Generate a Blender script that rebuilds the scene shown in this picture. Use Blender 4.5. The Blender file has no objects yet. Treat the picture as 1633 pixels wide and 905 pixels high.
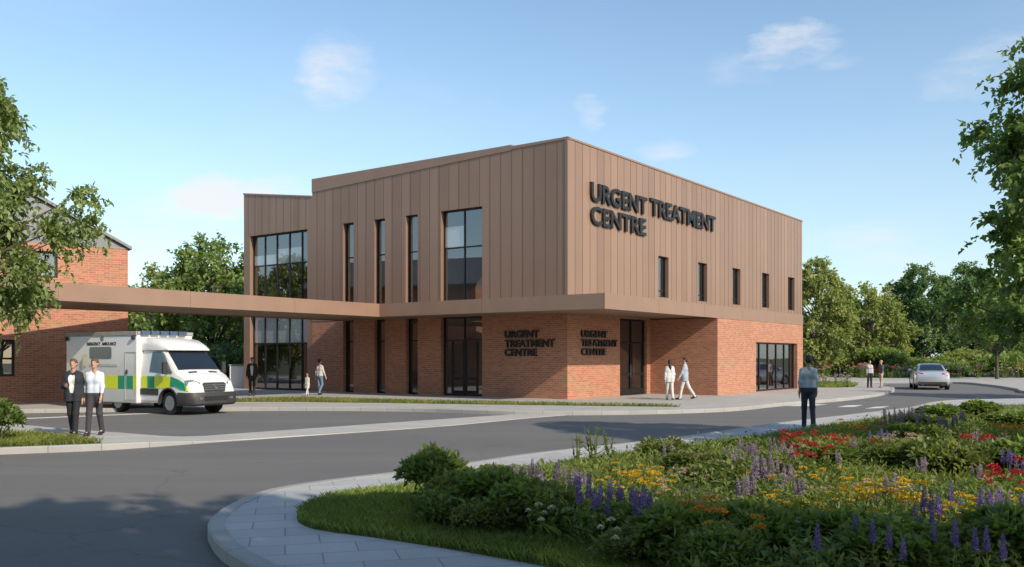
import bpy, bmesh, math, random
import numpy as np
from mathutils import Vector, Matrix
R = math.radians
random.seed(7)
rng = np.random.default_rng(7)
sc = bpy.context.scene
col = sc.collection
EYE, FPX, HZ, CX = 1.8, 1452.0, 570.0, 816.5      # eye height, focal length / horizon / centre of the survey photo

def G(px, py, z=0.0):
    """survey point -> point of the ground plane at height z"""
    Y = FPX * (EYE - z) / (py - HZ)
    return ((px - CX) / FPX * Y, Y, z)

# ------------------------------------------------------------------ materials
def nt(name):
    m = bpy.data.materials.new(name); m.use_nodes = True
    t = m.node_tree; b = t.nodes['Principled BSDF']
    return m, t, b, t.nodes, t.links
def rgb(c): return (c[0], c[1], c[2], 1)
def mixc(t, fac, a, b, mode='MIX'):
    n = t.nodes.new('ShaderNodeMix'); n.data_type = 'RGBA'; n.blend_type = mode
    for s, v in ((n.inputs[0], fac), (n.inputs[6], a), (n.inputs[7], b)):
        if hasattr(v, 'is_linked'): t.links.new(v, s)
        elif isinstance(v, (int, float)): s.default_value = v
        else: s.default_value = rgb(v)
    return n.outputs[2]
def noise(t, scale, detail=4, rough=.6, vec=None, dim='3D'):
    n = t.nodes.new('ShaderNodeTexNoise'); n.inputs['Scale'].default_value = scale
    n.inputs['Detail'].default_value = detail; n.inputs['Roughness'].default_value = rough
    if vec is not None: t.links.new(vec, n.inputs['Vector'])
    return n.outputs['Fac']
def ramp(t, fac, p0, p1, c0=(0,0,0), c1=(1,1,1)):
    n = t.nodes.new('ShaderNodeValToRGB'); t.links.new(fac, n.inputs[0])
    e = n.color_ramp.elements; e[0].position = p0; e[1].position = p1; e[0].color = rgb(c0); e[1].color = rgb(c1)
    return n.outputs[0]
def coord(t, kind='Object'):
    n = t.nodes.new('ShaderNodeTexCoord'); return n.outputs[kind]
def bump(t, b, h, strength=.3, dist=.01):
    n = t.nodes.new('ShaderNodeBump'); n.inputs['Strength'].default_value = strength; n.inputs['Distance'].default_value = dist
    t.links.new(h, n.inputs['Height']); t.links.new(n.outputs[0], b.inputs['Normal'])
def plain(name, c, rough=.6, metal=0, var=.12, scale=6, coat=0, spec=.5, bmp=0):
    m, t, b, N, L = nt(name)
    v = coord(t)
    f = noise(t, scale, 5, .65, v)
    L.new(mixc(t, ramp(t, f, .3, .7), [x*(1-var) for x in c], [min(1, x*(1+var)) for x in c]), b.inputs['Base Color'])
    b.inputs['Roughness'].default_value = rough; b.inputs['Metallic'].default_value = metal
    b.inputs['Coat Weight'].default_value = coat; b.inputs['Specular IOR Level'].default_value = spec
    if bmp: bump(t, b, noise(t, scale*6, 4, .6, v), bmp, .01)
    return m
def asphalt(name='asphalt'):
    m, t, b, N, L = nt(name); v = coord(t)
    big = noise(t, .22, 5, .62, v); fine = noise(t, 140, 3, .7, v); med = noise(t, 9, 5, .7, v)
    c = mixc(t, ramp(t, big, .3, .7), (.142,.136,.127), (.178,.169,.156))
    mp = N.new('ShaderNodeMapping'); mp.inputs['Rotation'].default_value = (0,0,R(-14)); mp.inputs['Scale'].default_value = (.09,.8,1); L.new(v, mp.inputs[0])
    trk = noise(t, 1.0, 4, .6, mp.outputs[0]); c = mixc(t, ramp(t, trk, .38, .68), mixc(t, 1, c, (.84,.84,.85), 'MULTIPLY'), mixc(t, 1, c, (1.08,1.08,1.07), 'MULTIPLY'))
    spots = noise(t, 1.7, 2, .4, v); c = mixc(t, ramp(t, spots, .66, .74), c, mixc(t, 1, c, (.80,.80,.82), 'MULTIPLY'))
    vo = N.new('ShaderNodeTexVoronoi'); vo.feature = 'DISTANCE_TO_EDGE'; vo.inputs['Scale'].default_value = .16; wv = N.new('ShaderNodeVectorMath'); wv.operation = 'ADD'
    nz = N.new('ShaderNodeTexNoise'); nz.inputs['Scale'].default_value = .9; nz.inputs['Detail'].default_value = 6; L.new(v, nz.inputs['Vector']); L.new(v, wv.inputs[0]); L.new(nz.outputs['Color'], wv.inputs[1]); L.new(wv.outputs[0], vo.inputs['Vector'])
    c = mixc(t, mixc(t, .45, ramp(t, vo.outputs['Distance'], .0, .0035, (1,1,1), (0,0,0)), (0,0,0)), c, (.05,.048,.046))
    c = mixc(t, ramp(t, med, .35, .75), c, (.153,.146,.137))
    c = mixc(t, mixc(t, .5, ramp(t, fine, .35, .65), (.5,.5,.5)), mixc(t, 1, c, (.62,.62,.63), 'MULTIPLY'), mixc(t, 1, c, (1.35,1.33,1.3), 'MULTIPLY'))
    L.new(c, b.inputs['Base Color']); b.inputs['Roughness'].default_value = .85
    bump(t, b, fine, .5, .006)
    return m
def slabs(name, c1, c2, w, h, mortar, rot=0, uv=False, off=.5, jc=.55):
    m, t, b, N, L = nt(name); v = coord(t, 'UV' if uv else 'Object')
    mp = N.new('ShaderNodeMapping'); mp.inputs['Rotation'].default_value = (0,0,rot); L.new(v, mp.inputs[0])
    br = N.new('ShaderNodeTexBrick'); L.new(mp.outputs[0], br.inputs['Vector'])
    br.inputs['Scale'].default_value = 1; br.inputs['Brick Width'].default_value = w; br.inputs['Row Height'].default_value = h
    br.inputs['Mortar Size'].default_value = mortar; br.inputs['Mortar Smooth'].default_value = .2; br.offset = off
    br.inputs['Color1'].default_value = rgb(c1); br.inputs['Color2'].default_value = rgb(c2); br.inputs['Bias'].default_value = 0
    br.inputs['Mortar'].default_value = rgb([x*jc for x in c1])
    o = coord(t)
    st = ramp(t, noise(t, .9, 6, .7, o), .3, .75)
    sp = ramp(t, noise(t, 60, 4, .7, o), .3, .7)
    c = mixc(t, mixc(t, .5, st, (0,0,0)), br.outputs['Color'], mixc(t, 1, br.outputs['Color'], (.72,.71,.68), 'MULTIPLY'))
    c = mixc(t, 1, c, mixc(t, sp, (.88,.88,.88), (1.1,1.1,1.1)), 'MULTIPLY')
    L.new(c, b.inputs['Base Color']); b.inputs['Roughness'].default_value = .8
    bump(t, b, br.outputs['Fac'], -.3, .006)
    return m
def brick(name, c1, c2, mort, w=.26, h=.0865):
    m, t, b, N, L = nt(name); v = coord(t, 'UV')
    br = N.new('ShaderNodeTexBrick'); L.new(v, br.inputs['Vector'])
    br.inputs['Scale'].default_value = 1; br.inputs['Brick Width'].default_value = w; br.inputs['Row Height'].default_value = h
    br.inputs['Mortar Size'].default_value = .011; br.inputs['Mortar Smooth'].default_value = .3
    br.inputs['Color1'].default_value = rgb(c1); br.inputs['Color2'].default_value = rgb(c2); br.inputs['Mortar'].default_value = rgb(mort)
    # some bricks darker: a coarse noise stretched along the courses
    mp = N.new('ShaderNodeMapping'); mp.inputs['Scale'].default_value = (3.85, 11.56, 1); L.new(v, mp.inputs[0])
    f = noise(t, 1.3, 3, .5, mp.outputs[0], '2D')
    dark = mixc(t, 1, br.outputs['Color'], (.55,.5,.52), 'MULTIPLY')
    c = mixc(t, mixc(t, .55, ramp(t, f, .5, .75), (0,0,0)), br.outputs['Color'], dark)
    st = ramp(t, noise(t, .35, 6, .65, v), .35, .75)
    c = mixc(t, mixc(t, .6, st, (0,0,0)), c, mixc(t, 1, c, (.8,.78,.78), 'MULTIPLY'))
    L.new(c, b.inputs['Base Color']); b.inputs['Roughness'].default_value = .85
    bump(t, b, br.outputs['Fac'], -.6, .012)
    return m
def cladding(name, c):
    m, t, b, N, L = nt(name); v = coord(t, 'UV')
    # each panel between two seams is a touch different, with slight waviness
    sx = N.new('ShaderNodeSeparateXYZ'); L.new(v, sx.inputs[0])
    dv = N.new('ShaderNodeMath'); dv.operation = 'DIVIDE'; dv.inputs[1].default_value = .57; L.new(sx.outputs[0], dv.inputs[0])
    fl = N.new('ShaderNodeMath'); fl.operation = 'FLOOR'; L.new(dv.outputs[0], fl.inputs[0])
    wn = N.new('ShaderNodeTexWhiteNoise'); wn.noise_dimensions = '1D'; L.new(fl.outputs[0], wn.inputs['W'])
    c1 = mixc(t, wn.outputs['Value'], [x*.88 for x in c], [x*1.08 for x in c])
    st = ramp(t, noise(t, .5, 5, .6, v), .3, .75)
    c1 = mixc(t, mixc(t, .4, st, (0,0,0)), c1, mixc(t, 1, c1, (.86,.86,.87), 'MULTIPLY'))
    L.new(c1, b.inputs['Base Color']); b.inputs['Metallic'].default_value = .25; b.inputs['Roughness'].default_value = .42
    mp = N.new('ShaderNodeMapping'); mp.inputs['Scale'].default_value = (1.2, .25, 1); L.new(v, mp.inputs[0])
    bump(t, b, noise(t, 1.4, 2, .5, mp.outputs[0]), .3, .03)
    return m
def glass(name, tint=(.80,.83,.83), ior=2.7, rough=.0, wav=.02):
    m = bpy.data.materials.new(name); m.use_nodes = True; t = m.node_tree; N, L = t.nodes, t.links
    N.remove(N['Principled BSDF']); out = N['Material Output']
    tr = N.new('ShaderNodeBsdfTransparent'); tr.inputs[0].default_value = rgb(tint)
    gl = N.new('ShaderNodeBsdfGlossy'); gl.inputs['Roughness'].default_value = rough; gl.inputs['Color'].default_value = (.95,.97,1,1)
    lw = N.new('ShaderNodeLayerWeight'); lw.inputs['Blend'].default_value = .5; f0 = ((ior-1)/(ior+1))**2
    pw = N.new('ShaderNodeMath'); pw.operation = 'POWER'; L.new(lw.outputs['Facing'], pw.inputs[0]); pw.inputs[1].default_value = 4
    fr = N.new('ShaderNodeMath'); fr.operation = 'MULTIPLY_ADD'; L.new(pw.outputs[0], fr.inputs[0]); fr.inputs[1].default_value = .9-f0; fr.inputs[2].default_value = f0
    bp = N.new('ShaderNodeBump'); bp.inputs['Strength'].default_value = wav; bp.inputs['Distance'].default_value = .1
    L.new(noise(t, .8, 2, .4, coord(t)), bp.inputs['Height']); L.new(bp.outputs[0], gl.inputs['Normal'])
    mx = N.new('ShaderNodeMixShader'); L.new(fr.outputs[0], mx.inputs[0]); L.new(tr.outputs[0], mx.inputs[1]); L.new(gl.outputs[0], mx.inputs[2])
    L.new(mx.outputs[0], out.inputs[0])
    return m
def leafmat(name, dark, light, trans=.35, rough=.5, yellow=None):
    m = bpy.data.materials.new(name); m.use_nodes = True; t = m.node_tree; N, L = t.nodes, t.links
    b = N['Principled BSDF']; out = N['Material Output']
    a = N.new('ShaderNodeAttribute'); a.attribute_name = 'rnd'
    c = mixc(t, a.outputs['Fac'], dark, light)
    big = noise(t, .7, 3, .6, coord(t))
    c = mixc(t, ramp(t, big, .3, .75), mixc(t, 1, c, (.7,.74,.72), 'MULTIPLY'), mixc(t, 1, c, (1.2,1.15,1.0), 'MULTIPLY'))
    if yellow: c = mixc(t, ramp(t, a.outputs['Fac'], .965, .985), c, yellow)
    L.new(c, b.inputs['Base Color']); b.inputs['Roughness'].default_value = rough; b.inputs['Specular IOR Level'].default_value = .35
    tl = N.new('ShaderNodeBsdfTranslucent'); L.new(mixc(t, 1, c, (1.3,1.4,.6), 'MULTIPLY'), tl.inputs[0])
    mx = N.new('ShaderNodeMixShader'); mx.inputs[0].default_value = trans
    L.new(b.outputs[0], mx.inputs[1]); L.new(tl.outputs[0], mx.inputs[2]); L.new(mx.outputs[0], out.inputs[0])
    return m

M = {}
M['asphalt'] = asphalt()
M['paving'] = slabs('pale_paving', (.47,.44,.395), (.41,.39,.355), .62, .42, .006, rot=R(-36.4), jc=.6)
M['paving_near'] = slabs('grey_paving', (.50,.485,.465), (.42,.41,.40), .62, .42, .007, rot=R(-14), jc=.5)
M['kerb'] = slabs('kerb_stone', (.40,.385,.36), (.36,.35,.33), .92, 5, .008, uv=True, jc=.5)
M['flush'] = slabs('flush_paving', (.50,.47,.42), (.45,.425,.385), .9, .6, .006, rot=R(-36.4), jc=.7)
M['brick'] = brick('orange_brick', (.52,.205,.10), (.37,.135,.072), (.40,.30,.23))
M['clad'] = cladding('bronze_cladding', (.34,.21,.143))
M['seam'] = plain('bronze_seam', (.165,.108,.075), .5, .2)
M['fascia'] = plain('bronze_fascia', (.335,.207,.142), .42, .25, .06, 1.2)
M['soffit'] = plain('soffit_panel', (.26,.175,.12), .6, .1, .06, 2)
M['frame'] = plain('dark_window_frame', (.018,.018,.02), .45, .3, .1)
M['glass'] = glass('window_glass')
M['blind'] = plain('roller_blind', (.90,.89,.86), .8, 0, .03)
M['inner'] = plain('interior_wall', (.34,.335,.32), .9, 0, .1, .5)
M['inner_floor'] = plain('interior_floor', (.12,.115,.11), .6)
M['letter'] = plain('black_letter', (.016,.015,.015), .38, .2, .15, 3)
M['roofgrey'] = plain('roof_membrane', (.25,.25,.25), .8)
M['slate'] = plain('grey_metal_roof', (.19,.195,.20), .55, .2, .15, 2)
M['white'] = plain('white_van_paint', (.70,.695,.67), .3, 0, .03, 3, coat=.5)
M['yellow'] = plain('fluorescent_yellow', (.74,.80,.015), .45, 0, .05)
M['green'] = plain('reflective_green', (.004,.28,.15), .4, 0, .06)
M['tyre'] = plain('tyre_rubber', (.016,.016,.016), .85, 0, .2, 12)
M['alloy'] = plain('wheel_metal', (.30,.30,.31), .35, .8, .1)
M['plastic'] = plain('dark_plastic', (.035,.034,.033), .55, 0, .15)
M['bluelens'] = plain('blue_lamp_lens', (.06,.09,.15), .15, 0, .3, 14, coat=.5)
M['lampglass'] = plain('headlamp_lens', (.22,.23,.24), .12, .5, .5, 16, coat=.8)
M['carglass'] = glass('vehicle_glass', (.14,.16,.17), 2.0)
M['cabin'] = plain('cabin_trim', (.05,.05,.055), .8)
M['silver'] = plain('silver_paint', (.60,.61,.63), .28, .55, .03, 2, coat=.6)
M['redlamp'] = plain('red_lamp_lens', (.55,.05,.04), .2, 0, .2, 18, coat=.5)
M['plate'] = plain('number_plate', (.62,.6,.5), .5)
M['paint'] = plain('road_paint', (.66,.65,.62), .7, 0, .18, 5)
M['iron'] = plain('cast_iron', (.03,.03,.032), .6, .4, .3, 10)
M['bark'] = plain('tree_bark', (.085,.066,.05), .9, 0, .35, 7, bmp=.6)
M['soil'] = plain('bed_soil', (.05,.045,.025), .95, 0, .3, 5)
M['turf'] = plain('turf_base', (.075,.10,.022), .95, 0, .35, 3)
M['field'] = plain('field_grass', (.06,.085,.025), .95, 0, .35, .6)
M['blade'] = leafmat('grass_blade', (.13,.18,.045), (.33,.40,.11), .35, .6)
M['blade_sunny'] = leafmat('grass_blade_verge', (.13,.16,.03), (.32,.33,.09), .35, .6)
M['leaf_a'] = leafmat('leaf_mid_green', (0.125,0.190,0.073), (0.402,0.494,0.198), .45)
M['leaf_near'] = leafmat('leaf_near_green', (0.128,0.186,0.077), (0.444,0.512,0.225), .45, .45)
M['leaf_r'] = leafmat('leaf_right_tree', (0.117,0.191,0.075), (0.404,0.510,0.186), .45, .45, yellow=(.30,.30,.05))
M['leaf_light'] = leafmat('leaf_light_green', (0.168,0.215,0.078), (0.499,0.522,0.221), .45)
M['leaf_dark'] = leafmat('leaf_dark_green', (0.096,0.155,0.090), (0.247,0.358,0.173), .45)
M['leaf_shrub'] = leafmat('leaf_shrub', (0.085,0.130,0.039), (0.312,0.390,0.124), .45, .4)
M['leaf_olive'] = leafmat('leaf_olive', (0.084,0.114,0.036), (0.360,0.372,0.132), .45)
M['leaf_lime'] = leafmat('leaf_lime', (0.105,0.140,0.040), (0.324,0.354,0.130), .45)
M['leaf_bed'] = leafmat('leaf_bed', (0.095,0.153,0.045), (0.333,0.385,0.135), .45)
M['p_purple'] = leafmat('petal_purple', (.20,.12,.48), (.36,.26,.70), .35)
M['p_lilac'] = leafmat('petal_lilac', (.32,.22,.46), (.55,.42,.62), .35)
M['p_yellow'] = leafmat('petal_yellow', (.70,.36,.015), (.90,.60,.04), .25)
M['p_orange'] = leafmat('petal_orange', (.65,.22,.02), (.80,.36,.05), .25)
M['p_red'] = leafmat('petal_red', (.42,.012,.03), (.66,.04,.07), .3)
M['p_white'] = leafmat('petal_white', (.68,.68,.66), (.8,.78,.76), .3)
M['p_pink'] = leafmat('petal_pink', (.55,.36,.33), (.68,.5,.45), .3)
M['skin'] = plain('skin', (.50,.29,.205), .55, 0, .05, 9)
M['skin_dark'] = plain('skin_tanned', (.34,.19,.13), .55, 0, .05, 9)
M['lips'] = plain('lips', (.36,.13,.11), .5)
M['eye'] = plain('eye_dark', (.03,.022,.02), .3)

# ------------------------------------------------------------------ object helpers
def prop(o, label=None, cat=None, group=None, kind=None):
    if label: o['label'] = label
    if cat: o['category'] = cat
    if group: o['group'] = group
    if kind: o['kind'] = kind
    return o
def link(name, me, parent=None):
    o = bpy.data.objects.new(name, me); col.objects.link(o)
    if parent is not None: o.parent = parent
    return o
def empty(name, loc, rz=0, label=None, cat=None, group=None):
    o = link(name, None); o.location = loc; o.rotation_euler = (0,0,rz); o.empty_display_size = .3
    return prop(o, label, cat, group)
def copy_tree(o, parent=None):
    c = o.copy(); col.objects.link(c)
    if parent is not None: c.parent = parent
    for ch in list(o.children): copy_tree(ch, c)
    return c
def shade(me, ang=35):
    me.polygons.foreach_set('use_smooth', [True]*len(me.polygons))
    try: me.set_sharp_from_angle(angle=R(ang))
    except Exception: pass

class MB:
    def __init__(s): s.v, s.f, s.m, s.uv = [], [], [], []
    def face(s, pts, m=0, uv=None):
        i = len(s.v); s.v += [tuple(p) for p in pts]; s.f.append(list(range(i, i+len(pts)))); s.m.append(m)
        s.uv.append(uv or [(p[0], p[1]) for p in pts])
    def box(s, a, b, m=0):
        x0,y0,z0 = a; x1,y1,z1 = b
        s.face([(x0,y0,z0),(x1,y0,z0),(x1,y0,z1),(x0,y0,z1)], m, [(x0,z0),(x1,z0),(x1,z1),(x0,z1)])
        s.face([(x1,y1,z0),(x0,y1,z0),(x0,y1,z1),(x1,y1,z1)], m, [(x1,z0),(x0,z0),(x0,z1),(x1,z1)])
        s.face([(x1,y0,z0),(x1,y1,z0),(x1,y1,z1),(x1,y0,z1)], m, [(y0,z0),(y1,z0),(y1,z1),(y0,z1)])
        s.face([(x0,y1,z0),(x0,y0,z0),(x0,y0,z1),(x0,y1,z1)], m, [(y1,z0),(y0,z0),(y0,z1),(y1,z1)])
        s.face([(x0,y0,z1),(x1,y0,z1),(x1,y1,z1),(x0,y1,z1)], m)
        s.face([(x0,y1,z0),(x1,y1,z0),(x1,y0,z0),(x0,y0,z0)], m)
    def prism(s, poly, fn, m=0):
        """poly: 2d points; fn(a,b,k) -> 3d, k=0/1 the two ends"""
        n = len(poly)
        s.face([fn(a,b,1) for a,b in poly], m); s.face([fn(a,b,0) for a,b in reversed(poly)], m)
        for i in range(n):
            a, b = poly[i], poly[(i+1)%n]
            s.face([fn(*a,0), fn(*b,0), fn(*b,1), fn(*a,1)], m)
    def tube(s, pts, rad, n=8, m=0, cap=True):
        pts = [Vector(p) for p in pts]
        if not hasattr(rad, '__len__'): rad = [rad]*len(pts)
        rings = []
        for i, p in enumerate(pts):
            d = (pts[min(i+1,len(pts)-1)] - pts[max(i-1,0)]).normalized()
            a = d.cross(Vector((0,0,1)) if abs(d.z) < .9 else Vector((1,0,0))).normalized(); b = d.cross(a)
            rings.append([p + a*(rad[i]*math.cos(2*math.pi*k/n)) + b*(rad[i]*math.sin(2*math.pi*k/n)) for k in range(n)])
        s.loft(rings, m, cap)
    def loft(s, rings, m=0, cap=True):
        n = len(rings[0]); i0 = len(s.v)
        for r in rings: s.v += [tuple(p) for p in r]
        for j in range(len(rings)-1):
            for k in range(n):
                a = i0+j*n+k; b = i0+j*n+(k+1)%n
                s.f.append([a, b, b+n, a+n]); s.m.append(m); s.uv.append([(0,0)]*4)
        if cap:
            s.f.append(list(range(i0+n-1, i0-1, -1))); s.m.append(m); s.uv.append([(0,0)]*n)
            e = i0+(len(rings)-1)*n
            s.f.append(list(range(e, e+n))); s.m.append(m); s.uv.append([(0,0)]*n)
    def lathe(s, prof, c, axis='y', n=24, m=0):
        """prof: (radius, offset along the axis)"""
        rings = []
        for r, h in prof:
            ring = []
            for k in range(n):
                a = 2*math.pi*k/n; u, w = r*math.cos(a), r*math.sin(a)
                ring.append({'y': (c[0]+u, c[1]+h, c[2]+w), 'z': (c[0]+u, c[1]+w, c[2]+h), 'x': (c[0]+h, c[1]+u, c[2]+w)}[axis])
            rings.append(ring)
        s.loft(rings, m)
    def mesh(s, name, mats, smooth=0):
        me = bpy.data.meshes.new(name); me.from_pydata(s.v, [], s.f)
        for x in (mats if isinstance(mats, (list, tuple)) else [mats]): me.materials.append(x)
        me.polygons.foreach_set('material_index', s.m)
        ul = me.uv_layers.new(name='UVMap'); k = 0
        flat = [c for u in s.uv for p in u for c in p]
        ul.data.foreach_set('uv', flat)
        if smooth:
            bm = bmesh.new(); bm.from_mesh(me); bmesh.ops.remove_doubles(bm, verts=bm.verts, dist=1e-5)
            bmesh.ops.recalc_face_normals(bm, faces=bm.faces); bm.to_mesh(me); bm.free(); shade(me, smooth)
        me.update(); return me
    def build(s, name, mats, parent=None, smooth=0, bevel=0):
        o = link(name, s.mesh(name, mats, smooth), parent)
        if bevel:
            if not smooth:
                bm = bmesh.new(); bm.from_mesh(o.data); bmesh.ops.remove_doubles(bm, verts=bm.verts, dist=1e-5); bm.to_mesh(o.data); bm.free()
            md = o.modifiers.new('bevel', 'BEVEL'); md.width = bevel; md.segments = 2; md.limit_method = 'ANGLE'; md.angle_limit = R(40)
        return o

def array_mesh(name, V, F, mat, rnd=None):
    """numpy verts (n,3) and faces (m,k) -> mesh with a per-face random attribute"""
    me = bpy.data.meshes.new(name); nf, k = F.shape
    me.vertices.add(len(V)); me.vertices.foreach_set('co', V.astype(np.float32).ravel())
    me.loops.add(nf*k); me.loops.foreach_set('vertex_index', F.astype(np.int32).ravel())
    me.polygons.add(nf); me.polygons.foreach_set('loop_start', np.arange(0, nf*k, k, dtype=np.int32))
    me.polygons.foreach_set('loop_total', np.full(nf, k, dtype=np.int32))
    me.update(calc_edges=True); me.materials.append(mat)
    if rnd is None: rnd = rng.random(nf)
    a = me.attributes.new('rnd', 'FLOAT', 'FACE'); a.data.foreach_set('value', rnd.astype(np.float32))
    return me
def unit(a): return a/np.maximum(np.linalg.norm(a, axis=1, keepdims=True), 1e-9)
def leaf_arrays(P, D, L, W, fold=.18, up=None):
    """one folded, pointed quad per leaf"""
    n = len(P); L = np.broadcast_to(L, n)[:,None]; W = np.broadcast_to(W, n)[:,None]
    D = unit(D); r = rng.normal(size=(n,3)) if up is None else up + rng.normal(size=(n,3))*.45
    S = unit(np.cross(D, r)); N = np.cross(S, D)
    mid = P + D*L*.45
    V = np.stack([P, mid + S*W*.5 + N*W*fold, P + D*L - N*L*.12, mid - S*W*.5 + N*W*fold], 1).reshape(-1,3)
    return V, np.arange(n*4).reshape(n,4)

def slab(name, pts, mat, thick=.2, parent=None):
    """flat sheet with skirts; pts carry their own z"""
    mb = MB(); mb.face(pts)
    n = len(pts)
    for i in range(n):
        a, b = pts[i], pts[(i+1)%n]
        mb.face([(a[0],a[1],a[2]-thick),(b[0],b[1],b[2]-thick),b,a])
    return mb.build(name, mat, parent)
def smooth_path(pts, step=.25):
    P = [Vector(p) for p in pts]; out = []
    for i in range(len(P)-1):
        p0, p1, p2, p3 = P[max(i-1,0)], P[i], P[i+1], P[min(i+2,len(P)-1)]
        n = max(2, int((p2-p1).length/step))
        n = min(n, 60)
        # centripetal tangents keep uneven spacing tame
        d1, d0, d2 = (p2-p1).length, (p1-p0).length or 1e-6, (p3-p2).length or 1e-6
        m1 = ((p1-p0)/d0*d1 + (p2-p1)/d1*d0)/(d0+d1)*d1 if i > 0 else (p2-p1)
        m2 = ((p2-p1)/d1*d2 + (p3-p2)/d2*d1)/(d1+d2)*d1 if i < len(P)-2 else (p2-p1)
        for k in range(n):
            t = k/n; t2, t3 = t*t, t*t*t
            out.append(p1*(2*t3-3*t2+1) + m1*(t3-2*t2+t) + p2*(-2*t3+3*t2) + m2*(t3-t2))
    out.append(P[-1]); return out
def kerb(name, path, side=1, w=.15, top=.008, down=.2):
    """stone strip along a path; side=+1: the pavement lies to the left of the path"""
    rings = []; L = 0; mb = MB(); prev = None; us = []
    for i, p in enumerate(path):
        d = (path[min(i+1,len(path)-1)] - path[max(i-1,0)]); d.z = 0; d.normalize()
        n = Vector((-d.y, d.x, 0))*side
        rings.append([p + n*-.012 + Vector((0,0,-down)), p + n*-.012 + Vector((0,0,top-.02)), p + n*.008 + Vector((0,0,top)),
                      p + n*w + Vector((0,0,top)), p + n*w + Vector((0,0,-.03))])
        if prev is not None: L += (p-prev).length
        us.append(L); prev = p
    for j in range(len(rings)-1):
        for k in range(4):
            a, b = rings[j], rings[j+1]
            mb.face([a[k], b[k], b[k+1], a[k+1]], 0, [(us[j], .5+.1*k), (us[j+1], .5+.1*k), (us[j+1], .6+.1*k), (us[j], .6+.1*k)])
    o = mb.build(name, M['kerb']); prop(o, kind='structure'); return o

# ------------------------------------------------------------------ ground, roads, pavements
g = MB(); g.face([(-700,-200,-.06),(900,-200,-.06),(900,1500,-.06),(-700,1500,-.06)])
prop(g.build('ground', M['field']), kind='structure')
g = MB(); g.face([(-60,-25,0),(75,-25,0),(75,71,0),(-60,71,0)])
prop(g.build('road', M['asphalt']), kind='structure')

# near pavement around the flower bed
A_out = [(60,33,.12),G(1900,636.5,.12),G(1633,636,.12),G(1532,638,.12),G(1442,651,.12),G(1351,662,.12),G(1246,674,.12),G(1140,689,.12),G(1060,700,.12),
         G(835,725,.12),G(669,749,.12),G(579,759,.12),G(493,770,.12),G(429,781,.12),G(386,796,.12),G(343,821,.12),G(333,834,.12),G(337,850,.12),G(356,873,.12),
         G(390,894,.12),G(411,905,.12),(-.7,6.2,.12),(1.2,5.0,.12),(3.6,3.8,.12),(8,2.3,.12),(16,.8,.12),(40,-1,.12)]
pA = smooth_path(A_out, .3)
prop(slab('near_pavement', [tuple(p) for p in pA] + [(60,-1,.12)], M['paving_near']), kind='structure')
kerb('near_kerb', pA, 1)
B_out = [(-45,42,.12),G(0,654,.12),G(108,652.5,.12),G(300,651,.12),G(441,650,.12),G(640,651,.12),G(863,656.5,.12),G(977,656,.12),G(1140,652,.12),G(1246,643,.12),
         G(1351,634.5,.12),G(1412,626,.12),G(1426,620.5,.12),G(1423,617,.12),G(1397,612.3,.12),G(1363,610,.12),G(1290,608.8,.12)]
pB = smooth_path(B_out, .4)
prop(slab('building_pavement', [tuple(p) for p in pB] + [(14,72,.12),(-45,72,.12)], M['paving']), kind='structure')
kerb('building_kerb', pB, 1)
C_out = [G(1290,608.6,.12),G(1360,609,.12),G(1450,609,.12),G(1520,609.5,.12),G(1570,613,.12),G(1620,620,.12),G(1650,625,.12),G(1760,628,.12),(75,41,.12)]
pC = smooth_path(C_out, .5)
prop(slab('far_pavement', [tuple(p) for p in pC] + [(75,72,.12),(60,76,.12),(14,76,.12)], M['paving']), kind='structure')
kerb('far_kerb', pC, 1)
# left tongue of pavement that drops into a flush strip across the yard mouth
D_front = [G(-260,727,.12),G(0,715,.12),G(171,708.5,.12),G(250,705,.10),G(320,704,.045),G(420,699.5,.014),G(560,690,.014),G(700,680,.014),G(863,665,.014),G(965,657.5,.014)]
D_back = [G(860,658.5,.014),G(700,669,.014),G(530,681,.014),G(400,690,.014),G(291,696.5,.03),G(195,690.5,.08),G(100,683.5,.12),G(26,677,.12),G(-60,672,.12),G(-260,664,.12)]
prop(slab('crossing_pavement', [tuple(p) for p in smooth_path(D_front,.4)] + [tuple(p) for p in smooth_path(D_back,.5)], M['flush']), kind='structure')
pD = [p for p in smooth_path(D_front, .4) if p.z > .02]
kerb('crossing_kerb', pD, 1, .14, .006)
# painted lines
def paint(name, pts, label):
    mb = MB(); mb.face([G(x, y, .005) for x, y in pts]); prop(mb.build(name, M['paint']), kind='structure')
paint('parking_line', [(17,669.6),(252,659.6),(420,649.9),(420,649.1),(252,658.4),(17,668)], '')
for q in ([(1253,648),(1290,644.8),(1321,645.2),(1290,648.2)], [(1334,649.6),(1352,646.6),(1377,646.2),(1362,649.2)], [(1378,652.2),(1395,649.2),(1419,648),(1406,651)]):
    paint('crossing_marking', q, '')
# drain channels by the kerb
def drain(a, b, w, label):
    a, b = Vector(a), Vector(b); d = (b-a); L = d.length; d.normalize()
    r = empty('drain_grate', a, math.atan2(d.y, d.x), label, 'drain grate')
    mb = MB(); mb.box((0,0,.001),(L,.05,.02)); mb.box((0,w-.05,.001),(L,w,.02)); mb.box((0,.05,.001),(.05,w-.05,.02)); mb.box((L-.05,.05,.001),(L,w-.05,.02))
    mb.build('frame', M['iron'], r)
    mb = MB(); n = int(L/.14)
    for i in range(n): x = .06+i*(L-.12)/n; mb.box((x,.05,.001),(x+.08,w-.05,.017))
    mb.build('grille', M['iron'], r)
drain(G(862,659.5,.016), G(930,661.2,.016), .42, 'long dark iron drain grate set in the pale strip where it tapers')
drain(G(914,657.9,.016), G(978,658.2,.016), .30, 'shorter dark drain grate against the kerb at the tip of the pale strip')

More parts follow.
